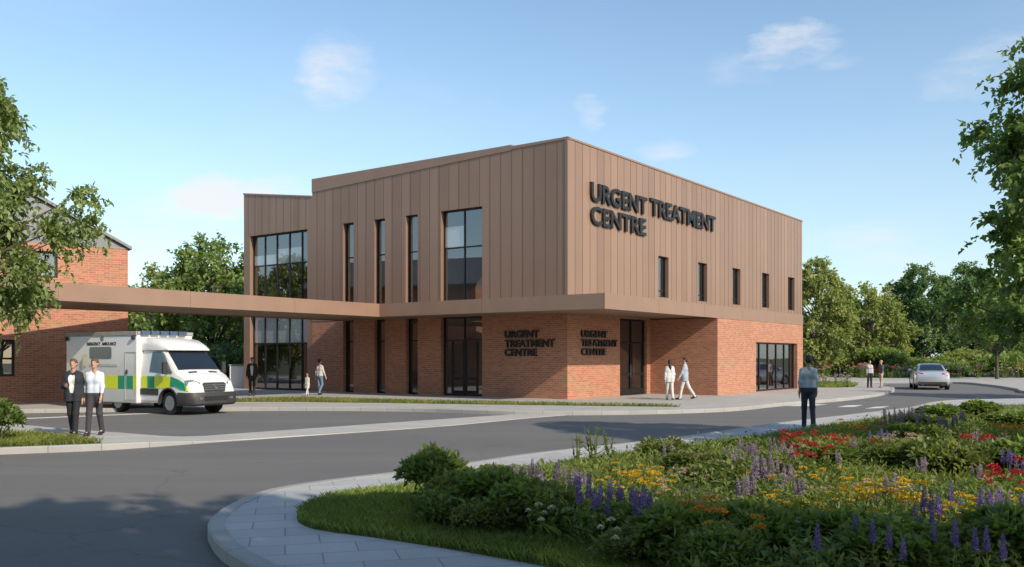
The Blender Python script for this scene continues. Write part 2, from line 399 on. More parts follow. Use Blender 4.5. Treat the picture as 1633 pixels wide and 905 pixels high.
# ------------------------------------------------------------------ treatment centre
# local frame: front (left) facade = plane y 0 looking to -y, right facade = plane x 0 looking to +x
B0 = (2.21, 36.3, .0); BROT = math.atan2(-.5941, .8044)
HB = empty('treatment_centre', B0, BROT, 'two storey urgent treatment centre clad in bronze panels above orange brick', 'building')
def pt(plane, pos, a, z, d):
    return {'f': (a, pos+d, z), 'r': (pos-d, a, z), 'l': (pos+d, a, z), 'b': (a, pos-d, z)}[plane]
def wall(mb, plane, pos, a0, a1, z0, z1, holes=(), depth=.28, m=0):
    As = sorted({a0, a1, *[h[i] for h in holes for i in (0,1)]}); Zs = sorted({z0, z1, *[h[i] for h in holes for i in (2,3)]})
    As = [a for a in As if a0 <= a <= a1]; Zs = [z for z in Zs if z0 <= z <= z1]
    for i in range(len(As)-1):
        for j in range(len(Zs)-1):
            ca, cz = (As[i]+As[i+1])/2, (Zs[j]+Zs[j+1])/2
            if any(h[0] < ca < h[1] and h[2] < cz < h[3] for h in holes): continue
            q = [(As[i],Zs[j]),(As[i+1],Zs[j]),(As[i+1],Zs[j+1]),(As[i],Zs[j+1])]
            mb.face([pt(plane,pos,a,z,0) for a,z in q], m, q)
    for h in holes:
        b0, b1, y0, y1 = h[0], h[1], max(h[2],z0), min(h[3],z1)
        for (p, q) in (((b0,y0),(b0,y1)), ((b1,y1),(b1,y0)), ((b0,y1),(b1,y1)), ((b1,y0),(b0,y0))):
            if (p[1] == q[1]) and (p[1] != h[3]) and (p[1] != h[2]): continue
            mb.face([pt(plane,pos,*p,0), pt(plane,pos,*q,0), pt(plane,pos,*q,depth), pt(plane,pos,*p,depth)], m,
                    [p, q, (q[0]+depth*(p[0]==q[0]), q[1]+depth*(p[1]==q[1])), (p[0]+depth*(p[0]==q[0]), p[1]+depth*(p[1]==q[1]))])
def seams(mb, plane, pos, a0, a1, ztop, z0, holes, step=.57, m=1):
    a = a0 + step
    while a < a1 - .15:
        zt = ztop(a) if callable(ztop) else ztop
        cuts = [(h[2], h[3]) for h in holes if h[0]-.03 < a < h[1]+.03]
        z = z0
        for c0, c1 in sorted(cuts)+[(zt, zt)]:
            if c0 > z + .05:
                p, q = pt(plane,pos,a-.011,z,-.007), pt(plane,pos,a+.011,min(c0,zt),-.001)
                mb.box([min(i,j) for i,j in zip(p,q)], [max(i,j) for i,j in zip(p,q)], m)
            z = max(z, c1)
        a += step
def bar(mb, plane, pos, a0, a1, z0, z1, d0, d1, m=0):
    p, q = pt(plane,pos,a0,z0,d0), pt(plane,pos,a1,z1,d1)
    mb.box([min(i,j) for i,j in zip(p,q)], [max(i,j) for i,j in zip(p,q)], m)
def window(parent, plane, pos, a0, a1, z0, z1, vs=(), hs=(), depth=.22, fw=.06, name='window', blinds=(), glassm='glass'):
    mb = MB(); e = .003
    bar(mb,plane,pos,a0+e,a0+fw,z0+e,z1-e,depth-.03,depth+.06); bar(mb,plane,pos,a1-fw,a1-e,z0+e,z1-e,depth-.03,depth+.06)
    bar(mb,plane,pos,a0+fw,a1-fw,z0+e,z0+fw,depth-.03,depth+.06); bar(mb,plane,pos,a0+fw,a1-fw,z1-fw,z1-e,depth-.03,depth+.06)
    for v in vs: bar(mb,plane,pos,v-fw*.45,v+fw*.45,z0+fw,z1-fw,depth-.028,depth+.055)
    for h in hs:
        xs = [a0+fw]+[v for v in vs]+[a1-fw]
        for i in range(len(xs)-1):
            l = xs[i]+(fw*.45 if i else 0); r = xs[i+1]-(fw*.45 if i < len(xs)-2 else 0)
            bar(mb,plane,pos,l,r,h-fw*.45,h+fw*.45,depth-.026,depth+.05)
    w = mb.build(name, M['frame'], parent)
    mb = MB(); q = [(a0+fw*.5,z0+fw*.5),(a1-fw*.5,z0+fw*.5),(a1-fw*.5,z1-fw*.5),(a0+fw*.5,z1-fw*.5)]
    mb.face([pt(plane,pos,a,z,depth+.015) for a,z in q], 0, q)
    mb.build('pane', M[glassm], w)
    for b in blinds:
        mb = MB(); bar(mb,plane,pos,b[0],b[1],b[2],b[3],depth+.03,depth+.045); mb.build('blind', M['blind'], w)
    return w

ZB0, ZB1, ZR = 3.52, 4.06, 10.58          # canopy band bottom/top, roof
XL, XB, YE, OUT, OVF = -15.1, -20.5, 27.7, 3.3, 2.7
narrow = [(-12.89,-12.16),(-10.77,-10.08),(-8.77,-8.04)]
big = (-6.66,-4.33)
up_f = [(a,b,3.9,8.25) for a,b in narrow] + [(*big,3.9,8.25)]
lo_f = [(a,b,.12,3.56) for a,b in narrow] + [(*big,.12,3.56)]
rw = [(7.8+i*4.33, 8.85+i*4.36, 4.62+.03*i, 6.55+.06*i) for i in range(5)]
# upper cladding
mb = MB(); wall(mb,'f',0,XL,0,ZB0+.06,ZR,up_f,.26); seams(mb,'f',0,XL-.2,0,lambda a: 10.44-.03*max(0,-a-2.6),ZB0+.1,up_f)
mb.box((-.09,-.03,ZB0+.1),(.03,-.002,ZR),0)
cw = mb.build('cladding_wall', [M['clad'],M['seam']], HB)
mb = MB(); wall(mb,'r',0,0,YE,ZB0+.06,ZR,rw,.24); seams(mb,'r',0,0,YE,ZR-.06,ZB0+.1,rw)
mb.build('cladding_wall', [M['clad'],M['seam']], HB)
mb = MB(); wall(mb,'l',XL,0,YE,4,ZR); wall(mb,'b',YE,XL,0,4,ZR); mb.build('cladding_wall', [M['clad'],M['seam']], HB)
# roof edge: fascia that deepens to the left, trim on the right
mb = MB()
mb.prism([(XL,9.98),(-2.75,10.42),(-2.75,ZR+.07),(XL,ZR+.07)], lambda a,b,k: (a, -.034 if k else .2, b))
mb.prism([(-2.745,10.46),(.035,10.5),(.035,ZR+.012),(-2.745,ZR+.012)], lambda a,b,k: (a, -.031 if k else .2, b))
mb.box((-.2,-.029,ZR-.06),(.035,YE+.03,ZR+.02)); mb.box((XL-.02,-.02,ZR-.05),(XL+.2,YE,ZR+.03))
mb.build('roof_trim', M['fascia'], HB)
mb = MB(); mb.face([(XL,.01,ZR-.25),(0,.01,ZR-.25),(0,YE,ZR-.25),(XL,YE,ZR-.25)]); mb.build('roof', M['roofgrey'], HB)
# ground floor brick
mb = MB(); wall(mb,'f',0,XL,0,0,ZB0+.06,lo_f,.26); mb.build('brick_wall', M['brick'], HB)
DY0, DY1, YI, YX = 4.2, 6.66, 7.0, 18.1
mb = MB(); wall(mb,'r',0,0,YI,0,ZB0+.06,[(DY0,DY1,.12,3.5)],.2); mb.build('brick_wall', M['brick'], HB)
gl = (11.47,17.25,.14,2.52)
mb = MB(); wall(mb,'f',YI,0,OUT,0,ZB0+.002); wall(mb,'r',OUT,YI,YX,0,ZB0+.002,[gl],.26); wall(mb,'b',YX,0,OUT,0,ZB0); wall(mb,'r',0,YX,YE,0,ZB0+.06); wall(mb,'b',YE,XL,0,0,4); wall(mb,'l',XL,12,YE,0,4)
mb.build('brick_wall', M['brick'], HB)
# left glazed bay: cladding surround, sloping top
bay_up = (-20.0,-15.46,4.5,8.2); bay_lo = (-20.0,-15.46,.12,4.1)
mb = MB(); wall(mb,'f',0.006,XB,XL,0,9.8,[bay_up,bay_lo],.3)
mb.face([(XB,.006,9.8),(XL,.006,9.8),(XB,.006,10.5)],0,[(XB,9.8),(XL,9.8),(XB,10.5)])
mb.face([(XB,.006,0),(XB,12,0),(XB,12,10.5),(XB,.006,10.5)],0,[(0,0),(12,0),(12,10.5),(0,10.5)])
mb.face([(XB,12,0),(XL,12,0),(XL,12,9.8),(XB,12,10.5)],0,[(0,0),(5,0),(5,9.8),(0,10.5)])
seams(mb,'f',0.006,XB-.2,XL,lambda a: 9.74+.13*(-a-15.1),8.2,[]); mb.build('cladding_wall', [M['clad'],M['seam']], HB)
mb = MB(); mb.prism([(XB-.02,10.44),(XL,9.76),(XL,9.83),(XB-.02,10.53)], lambda a,b,k: (a, -.03 if k else 12, b)); mb.build('roof_trim', M['fascia'], HB)
# windows
vb = (-19.03,-18.07,-17.08,-16.12)
window(HB,'f',.006,*bay_up,vb,(6.6,),.24,.07,blinds=[(-19.95,-19.08,6.65,7.15),(-19.0,-18.1,6.65,7.15),(-18.03,-17.12,6.65,7.4),(-17.04,-16.16,6.65,7.4)])
window(HB,'f',.006,*bay_lo,vb,(2.5,),.24,.08,blinds=[(-19.95,-19.08,2.55,4.05),(-19.0,-18.1,2.55,4.05),(-18.03,-17.12,2.55,4.05),(-17.04,-16.16,2.55,4.05),(-16.08,-15.5,2.55,4.05)])
for a,b in narrow:
    window(HB,'f',0,a,b,3.9,8.25,(),(6.6,)); window(HB,'f',0,a,b,.12,3.56,(),(2.55,))
window(HB,'f',0,*big,3.9,8.25,(-5.47,),(6.6,),blinds=[(-6.6,-5.5,6.66,7.55)])
w = window(HB,'f',0,*big,.12,3.56,(-5.47,),(2.55,))
for a0,a1 in ((-6.2,-5.49),(-5.45,-4.74)):
    mb = MB(); bar(mb,'f',0,a0,a0+.07,.2,2.5,.185,.215); bar(mb,'f',0,a1-.07,a1,.2,2.5,.185,.215); bar(mb,'f',0,a0+.07,a1-.07,.8,.92,.187,.215); bar(mb,'f',0,a0+.07,a1-.07,.2,.34,.187,.215)
    mb.build('door_leaf', M['frame'], w)
for h in rw: window(HB,'r',0,*h,(),(h[2]+.32,),.2,.055)
window(HB,'r',OUT,*gl,(12.4,13.55,14.7,15.85,16.7),(),.22,.075)
# entrance door in the recess
w = window(HB,'r',0,DY0,DY1,.12,3.5,((DY0+DY1)/2,),(2.45,),.15,.08,'entrance_door')
ym = (DY0+DY1)/2
for a0,a1,hx in ((DY0+.09,ym-.02,-.13),(ym+.02,DY1-.09,.13)):
    mb = MB(); bar(mb,'r',0,a0,a0+.08,.16,2.4,.115,.145); bar(mb,'r',0,a1-.08,a1,.16,2.4,.115,.145); bar(mb,'r',0,a0+.08,a1-.08,.16,.4,.117,.145); bar(mb,'r',0,a0+.08,a1-.08,1.0,1.1,.117,.145)
    lf = mb.build('door_leaf', M['frame'], w)
    mb = MB(); bar(mb,'r',0,ym+hx-.015,ym+hx+.015,.9,1.5,.06,.09); mb.build('handle', M['alloy'], w)
# canopy band round the building and the long entrance canopy over the drive
CXN, CXF, CYE = -7.77, -12.45, -21.0
mb = MB()
outline = [(OUT,YX+.01),(OUT,-OVF),(CXN,-OVF),(CXN,CYE),(CXF,CYE),(CXF,-.02),(XL,-.02),(XL,.3),(-.3,.3),(-.3,YX+.01)]
mb.prism(outline, lambda a,b,k: (a,b,ZB1 if k else ZB0+.05))
mb.build('canopy', M['fascia'], HB)
mb = MB()
ed = [(-.1,YX+.015),(OUT+.012,YX+.015),(OUT+.012,-OVF-.012),(CXN+.012,-OVF-.012),(CXN+.012,CYE-.012),(CXF-.012,CYE-.012),(CXF-.012,-.05)]
for i in range(len(ed)-1):
    (x0,y0),(x1,y1) = ed[i],ed[i+1]
    L = math.hypot(x1-x0,y1-y0); n = max(1, round(L/4.6))
    for k in range(n):
        t0, t1 = (k+(.0015 if k else 0))/n, (k+1-(.0015 if k<n-1 else 0))/n
        p, q = (x0+(x1-x0)*t0, y0+(y1-y0)*t0), (x0+(x1-x0)*t1, y0+(y1-y0)*t1)
        ix, iy = (0,(-.03 if y0 > 5 else .03)) if y0==y1 else ((-.03,0) if x0 > CXF else (.03,0))
        if y0==y1 and y0 < -20: iy = .03
        a = (min(p[0],q[0],p[0]+ix,q[0]+ix), min(p[1],q[1],p[1]+iy,q[1]+iy), ZB0)
        b = (max(p[0],q[0],p[0]+ix,q[0]+ix), max(p[1],q[1],p[1]+iy,q[1]+iy), ZB1+.01)
        mb.box(a, b)
mb.build('canopy_fascia', M['fascia'], HB)
mb = MB()
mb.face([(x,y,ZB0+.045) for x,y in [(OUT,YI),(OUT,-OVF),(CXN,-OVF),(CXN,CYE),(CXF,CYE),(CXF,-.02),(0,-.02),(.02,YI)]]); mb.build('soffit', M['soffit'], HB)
for x,y in ((-8.4,-20.4),(-11.9,-20.4)):
    mb = MB(); mb.lathe([(.11,0),(.11,ZB0+.04)],(x,y,0),'z',16); mb.build('canopy_column', M['seam'], HB, 40)
# inside: floor, ceiling and back partitions seen through the glass
mb = MB(); mb.face([(XB+.1,.3,.1),(OUT-.3,.3,.1),(OUT-.3,YE-.1,.1),(XB+.1,YE-.1,.1)])
mb.face([(XB+.1,.3,3.75),(-.3,.3,3.75),(-.3,YE-.1,3.75),(XB+.1,YE-.1,3.75)]); mb.build('floor', M['inner_floor'], HB)
mb = MB(); mb.face([(XL+.1,6,.1),(-5,6,.1),(-5,6,10),(XL+.1,6,10)]); mb.face([(-5,6,.1),(-5,YE,.1),(-5,YE,10),(-5,6,10)])
mb.face([(XB,11,.1),(XL,11,.1),(XL,11,9.7),(XB,11,9.7)]); mb.face([(-3.0,.3,3.8),(-3.0,6,3.8),(-3.0,6,10),(-3.0,.3,10)]); mb.face([(-7.4,.3,.1),(-7.4,6,.1),(-7.4,6,10),(-7.4,.3,10)])
mb.face([(XL,.35,.1),(XL,11,.1),(XL,11,9.7),(XL,.35,9.7)]); mb.face([(XB,.35,9.3),(-.1,.35,9.3),(-.1,YE,9.3),(XB,YE,9.3)])
mb.build('partition', M['inner'], HB)

# lettering
def text_mesh(body, name, extrude):
    cu = bpy.data.curves.new(name, 'FONT'); cu.body = body; cu.size = 1; cu.extrude = extrude; cu.offset = .02; cu.resolution_u = 4; cu.space_character = .98
    o = bpy.data.objects.new(name, cu); col.objects.link(o)
    dg = bpy.context.evaluated_depsgraph_get(); me = bpy.data.meshes.new_from_object(o.evaluated_get(dg))
    bpy.data.objects.remove(o); bpy.data.curves.remove(cu); return me
def letters(words, name, mat, parent, depth):
    """words: (text, origin, along, up, width, height): fits each word into width x height, letters stand 'depth' off the wall"""
    bm = bmesh.new()
    for body, o, ax, up, w, h in words:
        me = text_mesh(body, name, .5)
        V = np.array([v.co[:] for v in me.vertices]); lo, hi = V.min(0), V.max(0)
        ax, up, o = Vector(ax), Vector(up), Vector(o); nrm = ax.cross(up)
        for v in me.vertices:
            c = v.co
            v.co = o + ax*((c.x-lo[0])/(hi[0]-lo[0])*w) + up*((c.y-lo[1])/(hi[1]-lo[1])*h) + nrm*((c.z+.5)*depth)
        bm.from_mesh(me); bpy.data.meshes.remove(me)
    me = bpy.data.meshes.new(name); bm.to_mesh(me); bm.free(); me.materials.clear(); me.materials.append(mat)
    return link(name, me, parent)
letters([('URGENT',(.006,1.67,8.26),(0,1,0),(0,0,1),4.85,.80),('TREATMENT',(.006,6.85,8.32),(0,1,0),(0,0,1),7.2,.80),('CENTRE',(.006,1.67,7.30),(0,1,0),(0,0,1),4.75,.78)],'sign_lettering',M['letter'],HB,.11)
def tx(px):
    r = (px-CX)/FPX; return -(2.21-r*36.3)/(.8044+.5941*r)
def sy(px):
    r = (px-CX)/FPX; return (r*36.3-2.21)/(.5944-.8044*r)
x0 = tx(806)
letters([('URGENT',(x0,-.006,2.60),(1,0,0),(0,0,1),tx(860)-x0,.30),('TREATMENT',(x0,-.006,2.22),(1,0,0),(0,0,1),tx(885)-x0,.30),('CENTRE',(x0,-.006,1.85),(1,0,0),(0,0,1),tx(857)-x0,.30)],'sign_lettering',M['letter'],HB,.07)
y0 = sy(926)
letters([('URGENT',(.006,y0,2.62),(0,1,0),(0,0,1),sy(967)-y0,.29),('TREATMENT',(.006,y0,2.25),(0,1,0),(0,0,1),sy(983)-y0,.29),('CENTRE',(.006,y0,1.88),(0,1,0),(0,0,1),sy(965)-y0,.29)],'sign_lettering',M['letter'],HB,.07)

# ------------------------------------------------------------------ left brick house
H2 = empty('brick_building', (-15.1,35.8,0), math.atan2(.61,.792), 'orange brick gabled building with a grey roof behind the ambulance', 'building')
# local: front plane y 0, x runs from -7.4 to 0
up = (-3.72,-2.52,4.78,5.76); lo = (-5.2,-3.95,1.1,2.44)
mb = MB(); wall(mb,'f',0,-7.4,0,0,6.05,[up,lo],.2); wall(mb,'r',0,0,12,0,6.05); wall(mb,'b',12,-7.4,0,0,6.05); wall(mb,'l',-7.4,0,12,0,6.05)
mb.build('brick_wall', M['brick'], H2)
mb = MB(); mb.prism([(-7.4,6.052),(0,6.052),(-3.7,7.95)], lambda a,b,k: (a, .02 if k else 11.98, b)); mb.build('gable', M['slate'], H2)
mb = MB(); mb.prism([(.12,6.02),(-3.7,7.98),(-7.52,6.02),(-7.52,6.14),(-3.7,8.1),(.12,6.14)], lambda a,b,k: (a, -.14 if k else 12.1, b)); mb.build('roof', M['slate'], H2)
mb = MB(); mb.box((-2.6,-.012,6.04),(0,.05,6.10)); mb.build('gable_flashing', M['roofgrey'], H2)
window(H2,'f',0,*up,(),(5.2,),.15,.07); window(H2,'f',0,*lo,(),(1.75,),.15,.08)
mb = MB(); mb.box((-7.2,1.2,.1),(-.3,1.3,5.9)); mb.build('partition', M['inner'], H2)

# ------------------------------------------------------------------ vehicles
def boolean_cut(me, cutter_mb):
    a = bpy.data.objects.new('a', me); b = bpy.data.objects.new('b', cutter_mb.mesh('c', M['plastic'], 40)); col.objects.link(a); col.objects.link(b)
    md = a.modifiers.new('x','BOOLEAN'); md.object = b; md.operation = 'DIFFERENCE'; md.solver = 'EXACT'
    dg = bpy.context.evaluated_depsgraph_get(); out = bpy.data.meshes.new_from_object(a.evaluated_get(dg))
    bpy.data.objects.remove(a); bpy.data.objects.remove(b); shade(out, 32); return out
def wheel(parent, x, y, r, w, side, name='wheel'):
    mb = MB(); s = side
    mb.lathe([(r*.62,-w/2),(r*.94,-w/2),(r,-w*.36),(r,w*.36),(r*.94,w/2),(r*.62,w/2)],(x,y,r),'y',28); o = mb.build(name, M['tyre'], parent, 35)
    mb = MB(); k = s*w/2
    mb.lathe([(r*.64,k*1.01),(r*.60,k*1.03),(r*.56,k*.72),(.02,k*.72)],(x,y,r),'y',28)
    for i in range(8):
        a = i*math.pi/4; c, sn = math.cos(a), math.sin(a); d = (-sn, c)
        q = [(x+c*r*.1+d[0]*t*.045, r+sn*r*.1+d[1]*t*.045) for t in (-1,1)] + [(x+c*r*.57+d[0]*t*.03, r+sn*r*.57+d[1]*t*.03) for t in (1,-1)]
        mb.prism(q, lambda a,b,kk: (a, y+k*(.96 if kk else .74), b))
    mb.lathe([(r*.16,k*.7),(r*.16,k*1.06),(.01,k*1.08)],(x,y,r),'y',16)
    mb.build('rim', M['alloy'], o, 30)
    return o
def panel(parent, name, mat, pts, thick=.008, nrm=None):
    """thin plate laid on a surface: pts ccw seen from outside"""
    p = [Vector(q) for q in pts]; n = ((p[1]-p[0]).cross(p[2]-p[0])).normalized() if nrm is None else Vector(nrm)
    mb = MB(); k = len(p); top = [q+n*thick for q in p]; mb.face(top)
    for i in range(k): mb.face([p[i]-n*.004, p[(i+1)%k]-n*.004, top[(i+1)%k], top[i]])
    return mb.build(name, mat, parent)

AM = empty('ambulance', (-10.17,29.1,0), math.atan2(-.54,.84), 'white box ambulance with yellow and green checked band parked under the canopy edge', 'ambulance'); AM.scale = (.965,.965,.985)
# cab: sections along x (forward): x, bottom z, half width low, belt z, belt half width, roof half width, roof z
def cab_sec(x, zb, wl, zbelt, wb, wr, zr):
    h = [(-wl*.94,zb),(-wl,zb+.08),(-wl-.01,zb+(zbelt-zb)*.6),(-wb,zbelt),(-wb+(wb-wr)*.55,zbelt+(zr-zbelt)*.5),(-wr-.02,zr-.10),(-wr+.06,zr-.02),(-wr*.45,zr+.015)]
    return [(x,a,b) for a,b in h] + [(x,-a,b) for a,b in reversed(h)]
secs = [(-1.52,.36,.97,1.30,.97,.84,2.14),(-1.0,.36,.98,1.30,.97,.84,2.14),(-.42,.36,.98,1.30,.97,.82,2.08),(-.05,.36,.98,1.28,.965,.83,1.74),
        (.30,.36,.98,1.18,.955,.87,1.39),(.62,.36,.965,1.05,.93,.84,1.27),(.84,.36,.93,.95,.89,.78,1.16),(.98,.38,.86,.86,.80,.70,1.02),(1.03,.42,.78,.78,.72,.62,.90)]
mb = MB(); mb.loft([cab_sec(*s) for s in secs]); me = mb.mesh('cab', [M['white'],M['plastic']], 35)
ct = MB(); ct.lathe([(.46,-1.2),(.46,-.68)],(0,0,.37),'y',32); ct.lathe([(.46,.68),(.46,1.2)],(0,0,.37),'y',32)
link('cab', boolean_cut(me, ct), AM)
# box body with rounded corners
def rr(x, w, z0, z1, r):
    o = []
    for cx_, cz, a0 in ((w-r,z0+.04,270),(w-r,z1-r,0),(-w+r,z1-r,90),(-w+r,z0+.04,180)):
        for k in range(4):
            a = R(a0+k*30); q = .04 if cz == z0+.04 else r
            o.append((x, cx_+r*math.cos(a)*(1 if q==r else 1), cz+q*math.sin(a)))
    return o
mb = MB(); mb.loft([rr(x,w,z0,z1,.05) for x,w,z0,z1 in ((-5.52,1.06,.36,2.62),(-5.49,1.1,.33,2.66),(-1.5,1.1,.33,2.66),(-1.46,1.06,.36,2.62))]); mb.build('box_body', M['white'], AM, 35)
mb = MB(); mb.box((-5.51,-1.125,2.53),(-1.47,-1.085,2.67)); mb.box((-5.51,1.085,2.53),(-1.47,1.125,2.67)); mb.box((-1.50,-1.084,2.56),(-1.43,1.084,2.67))
mb.build('roof_rail', plain('grey_roof_rail',(.33,.32,.30),.5), AM, 0, .012)
# roof fairing over the cab
fs = []
for x,w,zt in ((-1.455,.92,2.46),(-1.1,.92,2.45),(-.7,.90,2.38),(-.38,.86,2.24),(-.24,.82,2.13)):
    z0 = 2.05
    h = [(-w,z0),(-w-.01,z0+(zt-z0)*.4),(-w+.05,z0+(zt-z0)*.8),(-w+.16,zt),(0,zt+.03)]
    fs.append([(x,a,b) for a,b in h] + [(x,-a,b) for a,b in reversed(h[:-1])])
mb = MB(); mb.loft(fs); mb.build('roof_fairing', M['white'], AM, 45)
mb = MB()
for i in range(5): mb.box((-1.43,-1.0+i*.36,2.555),(-1.33,-.68+i*.36,2.69))
mb.build('light_bar', M['bluelens'], AM, 0, .02)
# glazing
panel(AM,'windscreen',M['carglass'],[(.27,-.80,1.425),(.285,0,1.44),(.27,.80,1.425),(-.38,.74,2.06),(-.37,0,2.085),(-.38,-.74,2.06)],.012,(.75,0,.66))
for s in (-1,1):
    q = [(-.98,s*.965,1.36),(-.2,s*.965,1.30),(.16,s*.955,1.32),(-.37,s*.885,1.96),(-.50,s*.872,2.0),(-.93,s*.872,2.0)]
    panel(AM,'door_window',M['carglass'],q if s<0 else q[::-1],.012)
    q = [(-1.42,s*.986,.62),(-.5,s*.986,.62),(-.5,s*.992,.82),(-1.42,s*.992,.82)]
    panel(AM,'side_trim',M['plastic'],q if s<0 else q[::-1],.014)
    mb = MB(); mb.tube([(.02,s*1.0,1.36),(.06,s*1.14,1.42)],.02,8); mb.prism([(1.08,1.28),(1.24,1.30),(1.24,1.68),(1.10,1.68)], lambda a,b,k: (.0 if k else .1, s*a, b)); mb.build('wing_mirror', M['plastic'], AM, 0, .015)
    # front arch lip
    mb = MB(); ring = []
    for k in range(13):
        a = R(-8+k*16.3); c, sn = math.cos(a), math.sin(a)
        ring.append([(c*.455,s*.955,.37+sn*.455),(c*.455,s*1.0,.37+sn*.455),(c*.51,s*.995,.37+sn*.51),(c*.51,s*.955,.37+sn*.51)])
    mb.loft(ring); mb.build('wheel_arch', M['plastic'], AM, 40)
# checked band on the box side, door and wing
def band(x0,x1,z0,z1,y,mat,name='checked_band'):
    panel(AM,name,mat,[(x0,-y,z0),(x1,-y,z0),(x1,-y,z1),(x0,-y,z1)],.004,(0,-1,0))
xs = [-5.46,-4.95,-4.25,-3.4,-2.5,-2.02,-1.68,-1.49]
for i,(c) in enumerate(['green','yellow','green','yellow','green','green','yellow']):
    band(xs[i]+.004, xs[i+1]-(.02 if i==4 else 0), .79, 1.22, 1.10, M[c])
for x0,x1,c in ((-1.36,-1.08,'yellow'),(-1.07,-.71,'green'),(-.70,.10,'yellow')): band(x0,x1,.84,1.22,.992,M[c])
panel(AM,'checked_band',M['green'],[(.11,-.992,.9),(.36,-.992,.91),(.62,-.975,.8),(.80,-.945,.78),(.76,-.945,1.0),(.5,-.968,1.12),(.11,-.978,1.22)],.012,(.03,-1,0))
panel(AM,'checked_band',M['yellow'],[(.81,-.945,.77),(.92,-.91,.77),(.84,-.935,.93)],.012,(.12,-1,0))
panel(AM,'badge',M['bluelens'],[(-3.4+.1*math.cos(a),-1.101,2.45+.1*math.sin(a)) for a in [k*math.pi/8 for k in range(16)]],.004,(0,-1,0))
for wd,x in (('EMERGENCY',-4.27),('AMBULANCE',-3.40)): letters([(wd,(x,-1.102,2.22),(1,0,0),(0,0,1),.80,.11)],'lettering',M['letter'],AM,.005)
def rrect(x0,x1,z0,z1,r,y):
    o = []
    for cx_,cz,a0 in ((x1-r,z0+r,270),(x1-r,z1-r,0),(x0+r,z1-r,90),(x0+r,z0+r,180)):
        for k in range(4): a = R(a0+k*30); o.append((cx_+r*math.cos(a), y, cz+r*math.sin(a)))
    return o
panel(AM,'side_window',M['carglass'],rrect(-4.10,-2.86,1.77,2.17,.07,-1.101),.008,(0,-1,0))
mb = MB()
for a,b in (((-2.12,.42),(-2.09,2.0)),((-1.54,.42),(-1.51,2.0)),((-2.09,1.97),(-1.54,2.0)),((-2.09,.42),(-1.54,.45))): mb.box((a[0],-1.112,a[1]),(b[0],-1.101,b[1]))
d = mb.build('side_door', plain('door_seal',(.45,.44,.42),.5), AM)
mb = MB(); mb.box((-2.03,-1.14,1.28),(-1.96,-1.101,1.42)); mb.build('handle', M['plastic'], d, 0, .01)
mb = MB(); mb.box((-4.1,-1.112,1.52),(-2.5,-1.101,1.60)); mb.build('side_rail', plain('pale_rail',(.5,.52,.5),.5), AM)
mb = MB(); mb.tube([(-4.36,-1.10,1.5),(-4.36,-1.17,1.55),(-4.36,-1.17,1.85),(-4.36,-1.10,1.9)],.025,8); mb.build('grab_handle', plain('grab_handle_brass',(.30,.25,.10),.5), AM, 40)
for x in (-5.42,-1.62):
    mb = MB(); mb.lathe([(.07,0),(.07,-.07),(.03,-.09)],(x,-1.10,2.46),'y',12); mb.build('marker_lamp', M['plastic'], AM, 40)
# nose: grille with emblem, head lamps, bumper, bonnet vents
mb = MB(); mb.prism([(-.40,.74),(.40,.74),(.46,.98),(.38,1.03),(-.38,1.03),(-.46,.98)], lambda a,b,k: (1.075-.15*max(0,b-.78) if k else .9, a, b))
gr = mb.build('grille', M['plastic'], AM, 0, .015)
mb = MB()
for z in (.80,.87,.94): mb.box((1.06-.15*(z-.78),-.40,z),(1.085-.15*(z-.78),.40,z+.02))
mb.build('grille_bar', M['alloy'], gr)
mb = MB(); mb.lathe([(.085,0),(.085,.02),(.068,.022),(.068,0)],(1.075,0,.90),'x',24); mb.box((1.075,-.01,.835),(1.09,.01,.965)); mb.build('emblem', M['alloy'], gr)
for s in (-1,1):
    q = [(1.0,s*.50,.80),(.93,s*.80,.79),(.80,s*.915,.88),(.70,s*.90,1.09),(.84,s*.74,1.12),(.97,s*.52,1.02)]
    panel(AM,'headlight',M['lampglass'],q if s>0 else q[::-1],.03,(.85,s*.5,.2))
    q = [(.42,s*.25,1.375),(.42,s*.55,1.36),(.50,s*.55,1.335),(.50,s*.25,1.35)]
    panel(AM,'bonnet_vent',M['plastic'],q if s<0 else q[::-1],.012,(.25,0,.97))
outl = [(.47,-1.0),(.8,-.99),(1.0,-.9),(1.10,-.72),(1.14,-.3),(1.14,.3),(1.10,.72),(1.0,.9),(.8,.99),(.47,1.0)]
mb = MB(); mb.loft([[(x-.06,y*.97,.30) for x,y in outl]+[(.44,.9,.30),(.44,-.9,.30)],[(x,y,.36) for x,y in outl]+[(.44,.9,.36),(.44,-.9,.36)],[(x,y,.64) for x,y in outl]+[(.44,.9,.64),(.44,-.9,.64)],[(x-.04,y*.98,.72) for x,y in outl]+[(.44,.9,.72),(.44,-.9,.72)]])
bp = mb.build('bumper', M['plastic'], AM, 40)
mb = MB(); mb.box((1.12,-.45,.46),(1.146,.45,.60)); mb.build('air_intake', M['tyre'], bp)
for s in (-1,1):
    mb = MB(); mb.box((1.095,s*.6-.06,.50),(1.135,s*.6+.06,.56)); mb.build('fog_lamp', M['lampglass'], bp)
for x in (0,-2.75):
    for s in (-1,1): wheel(AM, x, s*.80, .37, .26, s)
mb = MB(); mb.box((-5.3,-.6,.34),(.4,.6,.5)); mb.build('chassis', M['plastic'], AM)

